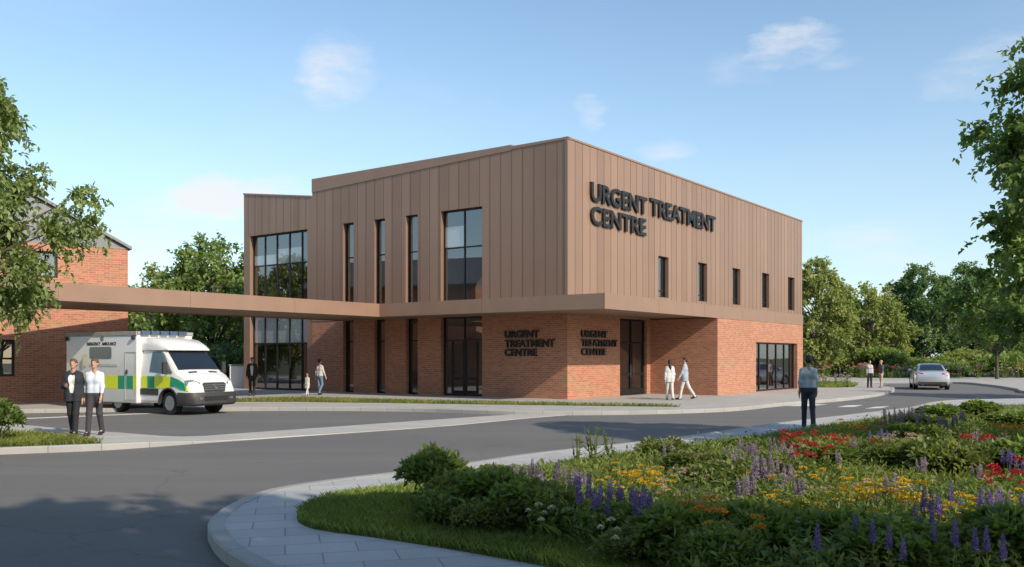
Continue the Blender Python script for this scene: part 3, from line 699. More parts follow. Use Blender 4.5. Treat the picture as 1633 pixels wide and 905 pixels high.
# silver saloon seen from behind
CR = empty('car', (23.8,52.0,0), math.atan2(.94,.335), 'silver saloon car driving away along the road on the right', 'car')
def car_sec(x, w, z0, z1, t):
    h = [(-w*.9,z0),(-w*.985,z0+.1),(-w,z0+(z1-z0)*.5),(-w*.97,z1-.12),(-w*.9,z1-.02),(-w*.5,z1+t)]
    return [(x,a,b) for a,b in h] + [(x,-a,b) for a,b in reversed(h)]
cs = [(-2.28,.74,.42,.84,0),(-2.22,.83,.30,.98,.01),(-2.0,.89,.24,1.02,.015),(-1.4,.91,.2,1.02,.02),(-.4,.92,.2,1.0,.02),(.6,.92,.2,.98,.02),(1.2,.91,.2,.95,.03),(1.8,.87,.22,.84,.03),(2.15,.78,.28,.72,.02),(2.28,.66,.36,.62,0)]
mb = MB(); mb.loft([car_sec(*s) for s in cs]); me = mb.mesh('body', [M['silver'],M['plastic']], 40)
ct = MB()
for x in (-1.38,1.35):
    for s in (-1,1): ct.lathe([(.36,s*.62),(.36,s*1.1)],(x,0,.33),'y',28)
link('body', boolean_cut(me, ct), CR)
gs = []
for x,wb,wt,zt in ((-1.85,.74,.70,1.03),(-1.5,.80,.66,1.18),(-1.05,.83,.61,1.37),(-.5,.84,.60,1.43),(.15,.84,.60,1.43),(.55,.83,.62,1.33),(1.25,.76,.70,1.0)):
    h = [(-wb,.97),(-wb+(wb-wt)*.6,.97+(zt-.97)*.6),(-wt,zt-.03),(-wt+.1,zt),(0,zt+.02)]
    gs.append([(x,a,b) for a,b in h] + [(x,-a,b) for a,b in reversed(h[:-1])])
mb = MB(); mb.loft(gs); mb.build('roof', M['silver'], CR, 40)
panel(CR,'rear_window',M['carglass'],[(-1.80,.62,1.07),(-1.83,0,1.08),(-1.80,-.62,1.07),(-1.10,-.53,1.375),(-1.12,0,1.39),(-1.10,.53,1.375)],.02,(-.45,0,.9))
panel(CR,'windscreen',M['carglass'],[(1.2,-.62,1.03),(1.2,.62,1.03),(.6,.54,1.33),(.6,-.54,1.33)],.02,(.45,0,.9))
for s in (-1,1):
    q = [(-1.35,s*.80,1.03),(.95,s*.80,1.03),(.5,s*.665,1.30),(.1,s*.64,1.36),(-.6,s*.64,1.36),(-1.0,s*.67,1.30)]
    panel(CR,'side_window',M['carglass'],q if s<0 else q[::-1],.02,(0,s*.9,.4))
    q = [(-2.25,s*.44,.80),(-2.25,s*.72,.79),(-2.16,s*.845,.82),(-2.12,s*.845,.95),(-2.22,s*.70,.96),(-2.24,s*.46,.93)]
    panel(CR,'tail_light',M['redlamp'],q if s<0 else q[::-1],.03,(-.9,s*.4,.1))
    for x in (-1.38,1.35): wheel(CR, x, s*.80, .33, .22, s)
    mb = MB(); mb.prism([(.80,.98),(1.02,1.0),(1.02,1.12),(.84,1.12)], lambda a,b,k: (.72 if k else .86, s*a, b)); mb.build('wing_mirror', M['silver'], CR, 0, .02)
    mb = MB(); mb.lathe([(.04,0),(.04,.1)],(-2.28,s*.5,.30),'x',12); mb.build('exhaust', M['alloy'], CR, 40)
mb = MB(); mb.prism([(-.76,.30),(.76,.30),(.70,.45),(-.70,.45)], lambda a,b,k: (-2.29 if k else -2.0, a, b)); mb.build('rear_valance', M['plastic'], CR, 0, .02)
mb = MB(); mb.box((-2.262,-.28,.62),(-2.235,.28,.73)); mb.build('number_plate', M['plate'], CR)
mb = MB(); mb.box((-2.27,-.78,.56),(-2.22,.78,.585)); mb.build('bumper_strip', M['alloy'], CR)
mb = MB(); mb.box((-2.0,-.6,.2),(2.0,.6,.3)); mb.build('underbody', M['plastic'], CR)

# ------------------------------------------------------------------ trees and shrubs
def interp(z, prof): return np.interp(z, [p[0] for p in prof], [p[1] for p in prof])
def crown_mesh(seed, prof, mat, ncl, ntw, nlf, L, W, tw=.55, droop=.25, trunk_r=.14, bend=.3, shell=.55, lim_n=5):
    """prof: (height, radius) of the crown; returns crown and trunk meshes"""
    global rng
    rng = np.random.default_rng(seed)
    z0, z1 = prof[0][0], prof[-1][0]
    zs = []
    while len(zs) < ncl:
        z = rng.uniform(z0, z1)
        if rng.random() < (interp(z, prof)/max(p[1] for p in prof))**1.3 + .08: zs.append(z)
    zs = np.array(zs); a = rng.uniform(0, 2*np.pi, ncl)
    ph = rng.uniform(0, 6.28, 4)
    lob = .80 + .14*np.sin(3*a + ph[0] + zs*1.1) + .10*np.sin(5*a + ph[1] - zs*1.9) + .08*np.sin(2*zs*1.7 + ph[2])
    rad = interp(zs, prof)*lob*(shell + (1-shell)*rng.random(ncl))**.8
    tx_, ty_ = np.cos(ph[3])*bend, np.sin(ph[3])*bend
    ax = lambda z: np.array([tx_*(z/z1)**2*1.0, ty_*(z/z1)**2, z])
    C = np.stack([np.cos(a)*rad, np.sin(a)*rad, zs], 1)
    mb = MB(); top = z1*.9
    mb.tube([tuple(ax(top*k/7)) for k in range(8)], [trunk_r*(1.25 if k == 0 else 1)*(1-.85*k/7) for k in range(8)], 10)
    for i in range(ncl):
        c = C[i]; zb = max(z0*.75, c[2]-(.55+.5*rng.random())*rad[i]-.2); zb = min(zb, top*.95)
        s0 = ax(zb); m1 = s0*.55+c*.45+np.array([0,0,.12*rad[i]])+rng.normal(size=3)*.06*rad[i]
        r0 = trunk_r*(.10+.22*(1-zb/z1))*min(1, .5+rad[i]/3)
        mb.tube([tuple(s0), tuple(s0*.8+m1*.2+rng.normal(size=3)*.02), tuple(m1), tuple(c)], [r0, r0*.8, r0*.5, r0*.15], lim_n, 0, False)
    # twigs and leaves
    out = unit(C - np.stack([ax(z-.4) for z in zs])); n = ncl*ntw
    cI = np.repeat(np.arange(ncl), ntw)
    td = unit(out[cI]*.75 + rng.normal(size=(n,3))*.75 + np.array([0,0,.12]))
    tl = tw*(.5+.8*rng.random(n)); tp = C[cI] + rng.normal(size=(n,3))*.12*tw
    tI = np.repeat(np.arange(n), nlf); N = n*nlf
    t = rng.random(N)**.7
    P = tp[tI] + td[tI]*(tl[tI]*t)[:,None]
    P[:,2] -= droop*tl[tI]*t**2
    P += rng.normal(size=(N,3))*.05*tw
    D = td[tI]*.5 + rng.normal(size=(N,3))*.7; D[:,2] -= droop
    V, F = leaf_arrays(P, D, L*(.65+.7*rng.random(N)), W*(.7+.6*rng.random(N)), .2, np.array([0,0,1.0]))
    base = np.repeat(rng.random(ncl), ntw*nlf)
    rnd = np.clip(.35*base + .65*rng.random(N), 0, 1)
    crown = array_mesh('crown', V, F, mat, rnd)
    return crown, mb.mesh('trunk', M['bark'], 50)
def tree(meshes, x, y, z, label, rz=0, s=1, name='tree', cat='tree', group=None):
    r = empty(name, (x,y,z), rz, label, cat, group); r.scale = (s,s,s)
    link('trunk', meshes[1], r); link('crown', meshes[0], r); return r
def shrub_mesh(seed, w, h, mat, n, L, W, stems=14, dens=.5):
    global rng
    rng = np.random.default_rng(seed)
    k = 26
    ca = rng.uniform(0, 6.283, k); cr = w*.5*np.sqrt(rng.random(k))*.85; ch = h*(.25+.6*np.sqrt(np.clip(1-(cr/(w*.5))**2,0,1))*rng.uniform(.55,1,k))
    C = np.stack([np.cos(ca)*cr, np.sin(ca)*cr, ch], 1)
    I = rng.integers(0, k, n); d = unit(rng.normal(size=(n,3))); d[:,2] = np.abs(d[:,2])*1.0-.25
    rr_ = w*.17*(.45+.75*rng.random(n)**.5)
    P = C[I] + d*rr_[:,None]; P[:,2] = np.maximum(P[:,2], .02+.1*h*rng.random(n))
    D = d*.8 + rng.normal(size=(n,3))*.45 + np.array([0,0,.15])
    V, F = leaf_arrays(P, D, L*(.6+.8*rng.random(n)), W*(.6+.8*rng.random(n)), .16, np.array([0,0,1.0]))
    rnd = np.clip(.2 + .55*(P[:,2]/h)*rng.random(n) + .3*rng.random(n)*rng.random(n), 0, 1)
    fol = array_mesh('foliage', V, F, mat, rnd)
    mb = MB()
    for i in range(stems):
        c = C[i % k]; mb.tube([(c[0]*.15,c[1]*.15,0),(c[0]*.55,c[1]*.55,c[2]*.55),tuple(c)], [.011,.008,.004], 5, 0, False)
    return fol, mb.mesh('stems', M['bark'])
def shrub(meshes, x, y, z, label, s=(1,1,1), rz=0, name='shrub', group=None):
    r = empty(name, (x,y,z), rz, label, 'shrub', group); r.scale = s
    link('stems', meshes[1], r); link('foliage', meshes[0], r); return r

lt = crown_mesh(11, [(2.3,1.7),(2.7,2.7),(3.3,3.2),(4.0,3.65),(4.5,3.5),(5.3,2.7),(6.2,2.75),(7.1,2.35),(7.8,1.6),(8.3,.4)], M['leaf_near'], 195, 15, 18, .12, .08, .58, .45, .16, .3, .7)
tree(lt, -11.72, 17.0, 0, 'large leafy tree leaning in from the left edge in front of the brick building', 0, .97).scale = (.93,.97,1.10)
rt = crown_mesh(5, [(2.0,1.5),(2.7,2.9),(3.5,3.5),(4.2,3.35),(4.9,2.6),(5.8,2.9),(6.6,2.6),(7.6,1.9),(8.8,.4)], M['leaf_r'], 225, 15, 18, .125, .083, .55, .5, .16, .3, .7)
tree(rt, 10.5, 15.0, 0, 'tall tree with drooping leaf sprays hanging in from the right edge', R(200), .95)
round_a = [(1.6,1.4),(2.6,2.6),(4,3.2),(5.6,3.1),(7,2.3),(8.2,1.1),(8.8,.3)]
bush_a = [(.8,1.8),(1.8,2.8),(3.2,3.2),(4.8,2.8),(6.2,2.0),(7.2,.9),(7.6,.3)]
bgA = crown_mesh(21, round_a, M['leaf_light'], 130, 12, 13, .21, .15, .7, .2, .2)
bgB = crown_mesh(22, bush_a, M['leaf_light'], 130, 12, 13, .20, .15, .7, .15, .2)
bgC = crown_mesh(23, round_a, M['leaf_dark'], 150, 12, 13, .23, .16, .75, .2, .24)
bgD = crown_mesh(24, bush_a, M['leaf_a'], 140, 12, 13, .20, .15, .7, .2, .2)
bgE = crown_mesh(25, [(2.9,1.2),(3.6,2.6),(4.8,3.4),(6.2,3.1),(7.6,2.0),(8.6,.6)], M['leaf_a'], 140, 12, 13, .20, .15, .7, .2, .15)
def at(px, Y): return ((px-CX)/FPX*Y, Y)
GT = 'trees beyond the road'
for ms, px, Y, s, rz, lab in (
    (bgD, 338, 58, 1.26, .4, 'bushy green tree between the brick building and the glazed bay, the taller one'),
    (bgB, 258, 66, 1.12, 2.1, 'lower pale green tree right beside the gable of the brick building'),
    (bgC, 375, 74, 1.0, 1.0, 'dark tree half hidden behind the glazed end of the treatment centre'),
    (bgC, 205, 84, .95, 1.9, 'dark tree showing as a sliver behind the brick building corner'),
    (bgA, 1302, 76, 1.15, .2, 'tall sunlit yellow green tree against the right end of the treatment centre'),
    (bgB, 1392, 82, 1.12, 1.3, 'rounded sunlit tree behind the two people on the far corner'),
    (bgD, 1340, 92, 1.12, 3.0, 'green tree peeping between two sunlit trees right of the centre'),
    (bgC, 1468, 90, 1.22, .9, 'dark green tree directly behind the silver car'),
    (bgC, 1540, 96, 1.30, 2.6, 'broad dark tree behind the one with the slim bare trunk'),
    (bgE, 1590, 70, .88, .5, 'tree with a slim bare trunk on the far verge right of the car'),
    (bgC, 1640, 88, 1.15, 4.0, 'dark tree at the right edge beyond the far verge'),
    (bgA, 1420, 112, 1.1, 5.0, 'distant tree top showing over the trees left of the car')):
    x, y = at(px, Y); tree(ms, x, y, -.05, lab, rz, s)
# trees behind the viewpoint: they throw the shade over the foreground and show in the glazing
for i,(ms,x,y,s,rz) in enumerate(((bgA,-2.5,-4.2,1.30,.3),(bgE,3.0,-3.0,1.36,1.2),(bgA,8.3,-3.2,1.34,2.2),(bgE,13.5,-7.0,1.12,3.4),(bgA,18.5,-8.0,1.12,4.1),(bgE,24,-8.0,1.1,5.0),(bgD,-28,49,1.0,.3),(bgA,-35,45,1.1,2.3),(bgE,-43,50,1.2,4.3),(bgD,-36,78,1.2,2.0),(bgA,-47,84,1.2,3.3),(bgC,-58,80,1.1,1.1),(bgA,-13,-8,1.2,5.5),(bgE,-22,-4,1.2,.5))):
    tree(ms, x, y, -.05, 'street tree standing behind the viewpoint across the road' if y < 0 else 'tree hidden behind the brick building', rz, s, group='trees behind the viewpoint' if y < 0 else 'trees behind the brick building')
tree(bgE, 27.5, 35.5, -.05, 'street tree outside the right edge of the view', 1.0, .95)

# hedge shrubs
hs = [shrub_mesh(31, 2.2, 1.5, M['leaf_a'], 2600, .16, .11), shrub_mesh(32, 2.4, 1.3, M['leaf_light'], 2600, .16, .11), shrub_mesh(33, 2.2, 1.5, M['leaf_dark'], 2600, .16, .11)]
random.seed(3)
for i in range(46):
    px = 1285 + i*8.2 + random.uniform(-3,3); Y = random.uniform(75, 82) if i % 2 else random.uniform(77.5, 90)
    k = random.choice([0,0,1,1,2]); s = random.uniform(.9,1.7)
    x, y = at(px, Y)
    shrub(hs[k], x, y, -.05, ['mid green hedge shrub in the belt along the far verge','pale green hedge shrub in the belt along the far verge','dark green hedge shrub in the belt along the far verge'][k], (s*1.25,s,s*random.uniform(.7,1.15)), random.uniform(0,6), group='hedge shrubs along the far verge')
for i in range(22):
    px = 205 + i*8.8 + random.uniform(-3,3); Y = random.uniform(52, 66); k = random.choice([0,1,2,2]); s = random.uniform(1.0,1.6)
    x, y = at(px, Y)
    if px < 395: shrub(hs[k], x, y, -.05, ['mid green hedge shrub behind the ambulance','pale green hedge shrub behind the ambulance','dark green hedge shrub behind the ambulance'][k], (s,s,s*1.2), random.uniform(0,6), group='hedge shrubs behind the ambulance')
# white cabinet among the shrubs
x, y = at(380, 50); cb = empty('utility_cabinet', (x,y,-.02), .3, 'small white utility cabinet among shrubs beside the glazed bay', 'cabinet')
mb = MB(); mb.box((-.45,-.3,.1),(.45,.3,1.35)); mb.build('body', M['white'], cb, 0, .02)
mb = MB(); mb.box((-.5,-.35,1.352),(.5,.35,1.42)); mb.build('lid', M['roofgrey'], cb, 0, .015)
mb = MB(); mb.box((-.48,-.33,0),(.48,.33,.098)); mb.build('plinth', M['roofgrey'], cb)

# ------------------------------------------------------------------ grass
def inside(px, py, poly):
    n = len(poly); c = np.zeros(len(px), bool); j = n-1
    for i in range(n):
        xi, yi = poly[i]; xj, yj = poly[j]
        c ^= ((yi > py) != (yj > py)) & (px < (xj-xi)*(py-yi)/((yj-yi) or 1e-9)+xi); j = i
    return c
def scatter(poly, n, z, inner=None):
    xs = [p[0] for p in poly]; ys = [p[1] for p in poly]; X, Y = [], []
    while sum(map(len, X)) < n:
        a = rng.uniform(min(xs), max(xs), n); b = rng.uniform(min(ys), max(ys), n); k = inside(a, b, poly)
        if inner is not None: k &= inner(a, b)
        X.append(a[k]); Y.append(b[k])
    px, py = np.concatenate(X)[:n], np.concatenate(Y)[:n]
    D = FPX*(EYE-z)/(py-HZ)
    return np.stack([(px-CX)/FPX*D, D, np.full(n, z)], 1)
def blades(name, P, h, w, mat, lean=.35):
    n = len(P); a = rng.uniform(0, 6.283, n); S = np.stack([np.cos(a), np.sin(a), np.zeros(n)], 1)
    H = h*(.5+.9*rng.random(n)); w = w*(.7+.6*rng.random(n))
    ln = rng.normal(size=(n,3))*lean; ln[:,2] = 0
    m = P + ln*(H*.35)[:,None] + np.array([0,0,1])*(H*.6)[:,None]; t = P + ln*H[:,None]*1.1 + np.array([0,0,1])*H[:,None]
    V = np.stack([P-S*w[:,None]*.5, P+S*w[:,None]*.5, m+S*w[:,None]*.35, t], 1)
    patch = .5+.5*np.sin(P[:,0]*1.9+np.sin(P[:,1]*1.3)*1.5)*np.cos(P[:,1]*.9)
    me = array_mesh(name, V.reshape(-1,3), np.arange(n*4).reshape(n,4), mat, np.clip(.35*patch+.65*rng.random(n), 0, 1))
    o = link(name, me); prop(o, kind='stuff'); return o
rng = np.random.default_rng(77)
GA = [(885,905),(711,874),(587,855),(500,843),(476,832),(478,816),(500,802),(526,793),(580,785),(643,777),(711,762),(864,745),(988,725),(1060,719),(1228,693.5),(1346,674),(1443,661),(1510,651),(1585,646),(1760,645.5),(2300,645),(2300,1100),(1300,1100),(1060,950)]
pts = [G(x,y,.128) for x,y in GA]
turf = slab('lawn_soil', [tuple(p) for p in smooth_path(pts[:19], .3)]+pts[19:], M['turf'], .05); prop(turf, kind='structure')
BED = [(672,842),(664,806),(720,790),(800,780),(870,775),(930,763),(955,752),(1040,742),(1075,728),(1130,720),(1200,712),(1260,706),(1330,695),(1400,678),(1500,664),(1590,662),(1640,668),(2000,668),(2000,1080),(1250,1060),(1060,925),(980,892),(900,868),(800,858),(720,852)]
VIEW = lambda a, b: (b < 960) & (a < 1720)
nob = lambda a, b: VIEW(a, b) & ~inside(a, b, [(700,835),(700,812),(960,775),(1240,725),(1400,690),(1700,690),(1700,960),(1300,960),(1000,870),(840,850)])
lawn = blades('lawn_grass', np.concatenate([scatter(GA, 95000, .128, nob)]), .075, .0075, M['blade'])
DG = [(-160,686),(-40,688),(20,691),(80,695),(130,701),(163,707),(120,709),(60,711),(0,713.3),(-160,718)]
turf2 = slab('verge_soil', [G(x,y,.127) for x,y in DG], M['turf'], .05); prop(turf2, kind='structure')
blades('verge_grass', scatter(DG, 9000, .127), .10, .012, M['blade_sunny'])
BG = [(300,641),(380,641),(475,641),(540,642),(640,643),(760,645),(893,646.7),(1000,648),(1085,649),(1060,647.2),(893,644.6),(760,642),(640,639.5),(540,636.6),(475,635),(430,636),(380,638),(300,639)]
turf3 = slab('strip_soil', [G(x,y,.127) for x,y in BG], M['turf'], .05); prop(turf3, kind='structure')
blades('strip_grass', scatter(BG, 9000, .127), .09, .022, M['blade_sunny'])
EG = [(1290,617.8),(1340,618.3),(1362,617),(1369,613.8),(1350,611.4),(1290,610.2)]
turf4 = slab('island_soil', [G(x,y,.128) for x,y in EG], M['turf'], .05); prop(turf4, kind='structure')
blades('island_grass', scatter(EG, 2500, .128), .14, .03, M['blade'])
# leafy ground cover between the planted flowers
def cover(name, n, z, h, L, W, mat, poly, inner=None):
    P = scatter(poly, n, z, inner); k = 4
    Q = np.repeat(P, k, 0); N = n*k
    hh = h*np.repeat(.3+.9*rng.random(n)**1.5, k)*(.2+.8*rng.random(N))
    Q[:,:2] += rng.normal(size=(N,2))*.04; Q[:,2] += hh
    D = rng.normal(size=(N,3)); D[:,2] = np.abs(D[:,2])*.8+.2
    V, F = leaf_arrays(Q, D, L*(.5+.9*rng.random(N)), W*(.6+.8*rng.random(N)), .15, np.array([0,0,1.0]))
    o = link(name, array_mesh(name, V, F, mat, np.clip(hh/h*.6*rng.random(N)+.4*rng.random(N),0,1))); prop(o, kind='stuff'); return o
def gaps(a, b): return VIEW(a, b) & ~inside(a, b, [(1270,750),(1300,722),(1345,716),(1375,735),(1350,760),(1300,768)]) & ~inside(a, b, [(1440,778),(1480,768),(1640,770),(1640,790),(1500,792)])
cover('ground_cover', 15000, .13, .30, .085, .03, M['leaf_bed'], BED, gaps)
cover('ground_cover', 9000, .13, .22, .07, .04, M['leaf_olive'], BED, gaps)
P = scatter(BED, 15000, .13, lambda a,b: VIEW(a,b) & (b < 800-.02*(a-600))); blades('meadow_grass', P, .21, .006, M['blade_sunny'], .35)
blades('meadow_grass', scatter(BED, 5000, .13, lambda a,b: VIEW(a,b) & (b > 790) & (b < 900)), .16, .005, M['blade'], .4)

P = scatter([(1275,752),(1300,722),(1350,712),(1385,728),(1370,752),(1330,765)], 1500, .13); blades('ornamental_grass', P, .30, .006, M['blade'], .5)
# ------------------------------------------------------------------ planted shrubs and flowers
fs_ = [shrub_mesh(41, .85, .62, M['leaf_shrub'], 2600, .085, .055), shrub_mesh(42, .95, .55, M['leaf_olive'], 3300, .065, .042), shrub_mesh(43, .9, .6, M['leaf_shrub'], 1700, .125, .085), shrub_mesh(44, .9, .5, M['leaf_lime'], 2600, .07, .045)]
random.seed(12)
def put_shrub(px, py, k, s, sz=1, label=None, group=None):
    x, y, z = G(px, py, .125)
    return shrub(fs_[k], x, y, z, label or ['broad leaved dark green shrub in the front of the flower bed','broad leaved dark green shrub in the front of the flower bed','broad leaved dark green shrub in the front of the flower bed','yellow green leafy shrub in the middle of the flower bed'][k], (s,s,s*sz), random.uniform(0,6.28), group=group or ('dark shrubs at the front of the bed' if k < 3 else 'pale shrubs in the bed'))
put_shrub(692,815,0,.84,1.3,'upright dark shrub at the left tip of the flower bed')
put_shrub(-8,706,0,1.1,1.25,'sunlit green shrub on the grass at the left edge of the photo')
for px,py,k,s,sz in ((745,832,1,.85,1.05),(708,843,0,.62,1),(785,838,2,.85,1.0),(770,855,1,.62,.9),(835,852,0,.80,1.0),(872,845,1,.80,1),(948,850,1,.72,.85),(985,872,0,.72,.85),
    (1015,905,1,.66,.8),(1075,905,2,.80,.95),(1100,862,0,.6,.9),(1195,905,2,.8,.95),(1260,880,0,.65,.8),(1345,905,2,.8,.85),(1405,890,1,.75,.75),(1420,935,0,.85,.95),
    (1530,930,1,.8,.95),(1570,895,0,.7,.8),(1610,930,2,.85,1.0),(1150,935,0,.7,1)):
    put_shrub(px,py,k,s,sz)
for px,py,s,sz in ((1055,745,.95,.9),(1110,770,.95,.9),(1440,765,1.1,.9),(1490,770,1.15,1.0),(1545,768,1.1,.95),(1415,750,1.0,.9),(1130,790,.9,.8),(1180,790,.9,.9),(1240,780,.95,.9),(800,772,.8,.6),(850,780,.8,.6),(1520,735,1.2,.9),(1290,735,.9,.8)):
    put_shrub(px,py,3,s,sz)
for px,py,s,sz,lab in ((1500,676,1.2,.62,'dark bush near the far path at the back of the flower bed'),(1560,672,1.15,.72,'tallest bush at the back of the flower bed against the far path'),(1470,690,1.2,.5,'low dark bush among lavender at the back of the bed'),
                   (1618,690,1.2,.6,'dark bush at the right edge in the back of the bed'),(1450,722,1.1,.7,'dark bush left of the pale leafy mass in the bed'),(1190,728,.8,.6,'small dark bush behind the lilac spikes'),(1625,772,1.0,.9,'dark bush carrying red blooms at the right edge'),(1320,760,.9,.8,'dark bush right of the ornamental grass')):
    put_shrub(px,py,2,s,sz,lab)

def petals(P, D, L, W, mat, name):
    V, F = leaf_arrays(P, D, L, W, .25); return array_mesh(name, V, F, mat)
def plant_base(seed, stems, hgt, leaf_n, L, W, mat, spread):
    """stems and leaves, plus the tip of every stem; unit height 1"""
    global rng
    rng = np.random.default_rng(seed)
    mbv = []; tips = []; V_, F_ = [], []; k0 = 0
    for i in range(stems):
        a = rng.uniform(0,6.283); d = spread*np.sqrt(rng.random()); h = hgt*(.72+.33*rng.random())
        b = np.array([np.cos(a)*d*.3, np.sin(a)*d*.3, 0]); t = np.array([np.cos(a)*d, np.sin(a)*d, h]); tips.append((b, t))
        S = np.array([-np.sin(a), np.cos(a), 0])*.008
        for s in (S, np.array([np.cos(a), np.sin(a), 0])*.008):
            V_.append(np.stack([b-s, b+s, t+s*.6, t-s*.6])); F_.append(np.arange(4)+k0); k0 += 4
    n = leaf_n; I = rng.integers(0, stems, n); f = rng.random(n)**1.3*.85
    B = np.array([x[0] for x in tips]); T = np.array([x[1] for x in tips])
    P = B[I] + (T[I]-B[I])*f[:,None]; D = rng.normal(size=(n,3)); D[:,2] = np.abs(D[:,2])*.5+.35
    LV, LF = leaf_arrays(P, D, L*(1.2-.7*f)*(.6+.6*rng.random(n)), W*(.7+.5*rng.random(n)), .15, np.array([0,0,1.0]))
    V = np.concatenate(V_+[LV]); F = np.concatenate([np.array(F_), LF+k0])
    return array_mesh('foliage', V, F, mat), tips
def spike_mesh(seed, ln, r, n, mat):
    global rng
    rng = np.random.default_rng(seed)
    t = np.linspace(0, 1, n); a = np.arange(n)*2.4 + rng.normal(size=n)*.3
    rr_ = r*(1-.75*t**1.4)*(.35+.4*rng.random(n)); o = np.stack([np.cos(a), np.sin(a), np.zeros(n)], 1)
    P = o*rr_[:,None]*.4; P[:,2] += t*ln; D = o + np.array([0,0,.35]) + rng.normal(size=(n,3))*.3
    return petals(P, D, r*(1.1-.6*t)*(.8+.5*rng.random(n)), r*(.9-.45*t), mat, 'flower_spike')
def head_mesh(seed, r, n, mat, flat=.25, size=.35):
    global rng
    rng = np.random.default_rng(seed)
    q = np.sqrt(rng.random(n)); a = rng.uniform(0,6.283,n)
    P = np.stack([np.cos(a)*q*r, np.sin(a)*q*r, flat*r*(1-q*q)+rng.normal(size=n)*.05*r], 1)
    D = np.stack([np.cos(a)*(.3+q), np.sin(a)*(.3+q), .35+.3*rng.random(n)], 1) + rng.normal(size=(n,3))*.35
    return petals(P, D, r*size*(.8+.5*rng.random(n)), r*size*.8, mat, 'flower_head')
def proto(name, label, cat, group, base, tips, heads, hname):
    r = empty(name, (0,0,-50), 0, label, cat, group); link('foliage', base, r)
    for i,(b,t) in enumerate(tips):
        h = link(hname, heads[i % len(heads)], r); h.location = t; d = Vector(t-b).normalized()
        h.rotation_euler = (-d.y*.6, d.x*.6, i*1.7); s = .8+.4*((i*37) % 10)/10; h.scale = (s,s,s)
    return r
PR = {}
spk = {c: [spike_mesh(60+i, .32, .046, 100, M[c]) for i in range(3)] for c in ('p_purple','p_lilac')}
for key,c,lab,grp in (('purple','p_purple','deep purple flower spike plant in the flower bed','deep purple spikes in the bed'),('lilac','p_lilac','pale lilac flower spike plant in the flower bed','pale lilac spikes in the bed')):
    PR[key] = []
    for v,ns in enumerate((3,2,4)):
        b, t = plant_base(70+v, ns, .72, 60, .15, .03, M['leaf_bed'], .16); PR[key].append(proto('flower_plant', lab, 'flower plant', grp, b, t, spk[c], 'flower_spike'))
PR['tall_purple'] = []
for v in range(3):
    b, t = plant_base(170+v, 1, .66, 26, .16, .04, M['leaf_bed'], .05); PR['tall_purple'].append(proto('flower_plant', 'tall single deep purple spike over the dark front shrubs', 'flower plant', 'tall purple spikes over the front shrubs', b, t, spk['p_purple'], 'flower_spike'))
for key,c,lab,grp,r_,n_,flat,size in (('yellow','p_yellow','golden yellow flat headed flower plant in the bed','golden yellow flowers in the bed',.085,60,.3,.36),('orange','p_orange','orange flowering plant in the bed','orange flowers in the bed',.105,60,.3,.34),
                                      ('red','p_red','red flowering plant in the bed','red flowers in the bed',.088,60,1.0,.42),('white','p_white','white flowering plant among dark shrubs','white flowers among the shrubs',.075,50,.8,.42),('pink','p_pink','pale pink flowering plant in the bed','pale pink flowers in the bed',.09,50,.7,.4)):
    hd = [head_mesh(90+i, r_, n_, M[c], flat, size) for i in range(3)]; PR[key] = []
    for v,ns in enumerate((4,3,6)):
        b, t = plant_base(110+v, ns, .9, 80, .15, .045, M['leaf_bed'], .42); PR[key].append(proto('flower_plant', lab, 'flower plant', grp, b, t, hd, 'flower_head'))
used = set(); random.seed(99)
def flower(key, px, py, h):
    """plant whose blossom reaches height h and shows at (px, py)"""
    v = random.randrange(3); x, y, z = G(px, py, .12+h*.92)
    pr = PR[key][v]
    if (key, v) in used: pr = copy_tree(pr)
    else: used.add((key, v))
    s = h*random.uniform(.92,1.08); pr.location = (x, y, .125); pr.rotation_euler = (0,0,random.uniform(0,6.28)); pr.scale = (s,s,s)
def drift(key, x0, x1, y0, y1, n, h, skew=0):
    for i in range(n):
        u = (i+random.random())/n; px = x0+(x1-x0)*u; py = random.uniform(y0, y1)+skew*(u-.5)
        flower(key, px, py, h*random.uniform(.85,1.15))
for px,py in ((1363,808),(1398,824),(1420,830),(1457,800),(1481,794),(1484,818),(1515,828),(1531,824),(1552,832),(1578,836),(1608,842),(1515,770),(1440,838),(1300,838)): flower('tall_purple', px, py, .64)
drift('purple',935,1045,766,798,9,.58); drift('lilac',788,860,733,750,7,.50); drift('lilac',1165,1278,690,735,13,.55); drift('lilac',1175,1280,740,765,8,.5)
drift('lilac',1400,1480,650,668,12,.6,-6); drift('purple',1380,1465,682,702,7,.55); drift('purple',1500,1535,660,668,5,.6); drift('purple',1555,1635,690,745,8,.55); drift('lilac',1500,1633,685,720,7,.55); drift('purple',1440,1640,775,795,6,.5); drift('purple',860,880,760,775,2,.4)
drift('yellow',962,1066,738,768,9,.45); drift('yellow',1330,1452,757,785,10,.42); drift('yellow',1440,1635,782,812,11,.42); drift('yellow',1230,1330,782,805,7,.36); drift('yellow',800,850,748,765,4,.4); drift('yellow',1010,1060,765,775,3,.4)
drift('orange',1080,1172,788,812,3,.42); drift('orange',1345,1400,672,686,5,.45); drift('orange',1590,1635,673,686,5,.5); drift('yellow',1595,1635,808,832,2,.4)
drift('orange',1085,1175,785,818,4,.6); drift('yellow',1180,1640,745,815,8,.5); drift('lilac',1060,1640,700,800,10,.5); drift('red',1270,1640,700,760,5,.5); drift('pink',1300,1600,720,790,5,.5); drift('yellow',1330,1450,752,780,4,.6); drift('lilac',880,940,745,760,4,.5); drift('pink',1050,1130,770,785,3,.5); drift('red',1262,1358,690,718,5,.60,18); drift('red',1585,1638,740,768,4,.5); drift('red',1540,1575,696,710,3,.5); drift('red',1258,1275,690,696,2,.55)
for px,py in ((856,806),(886,800),(972,834)): flower('white', px, py, .42)
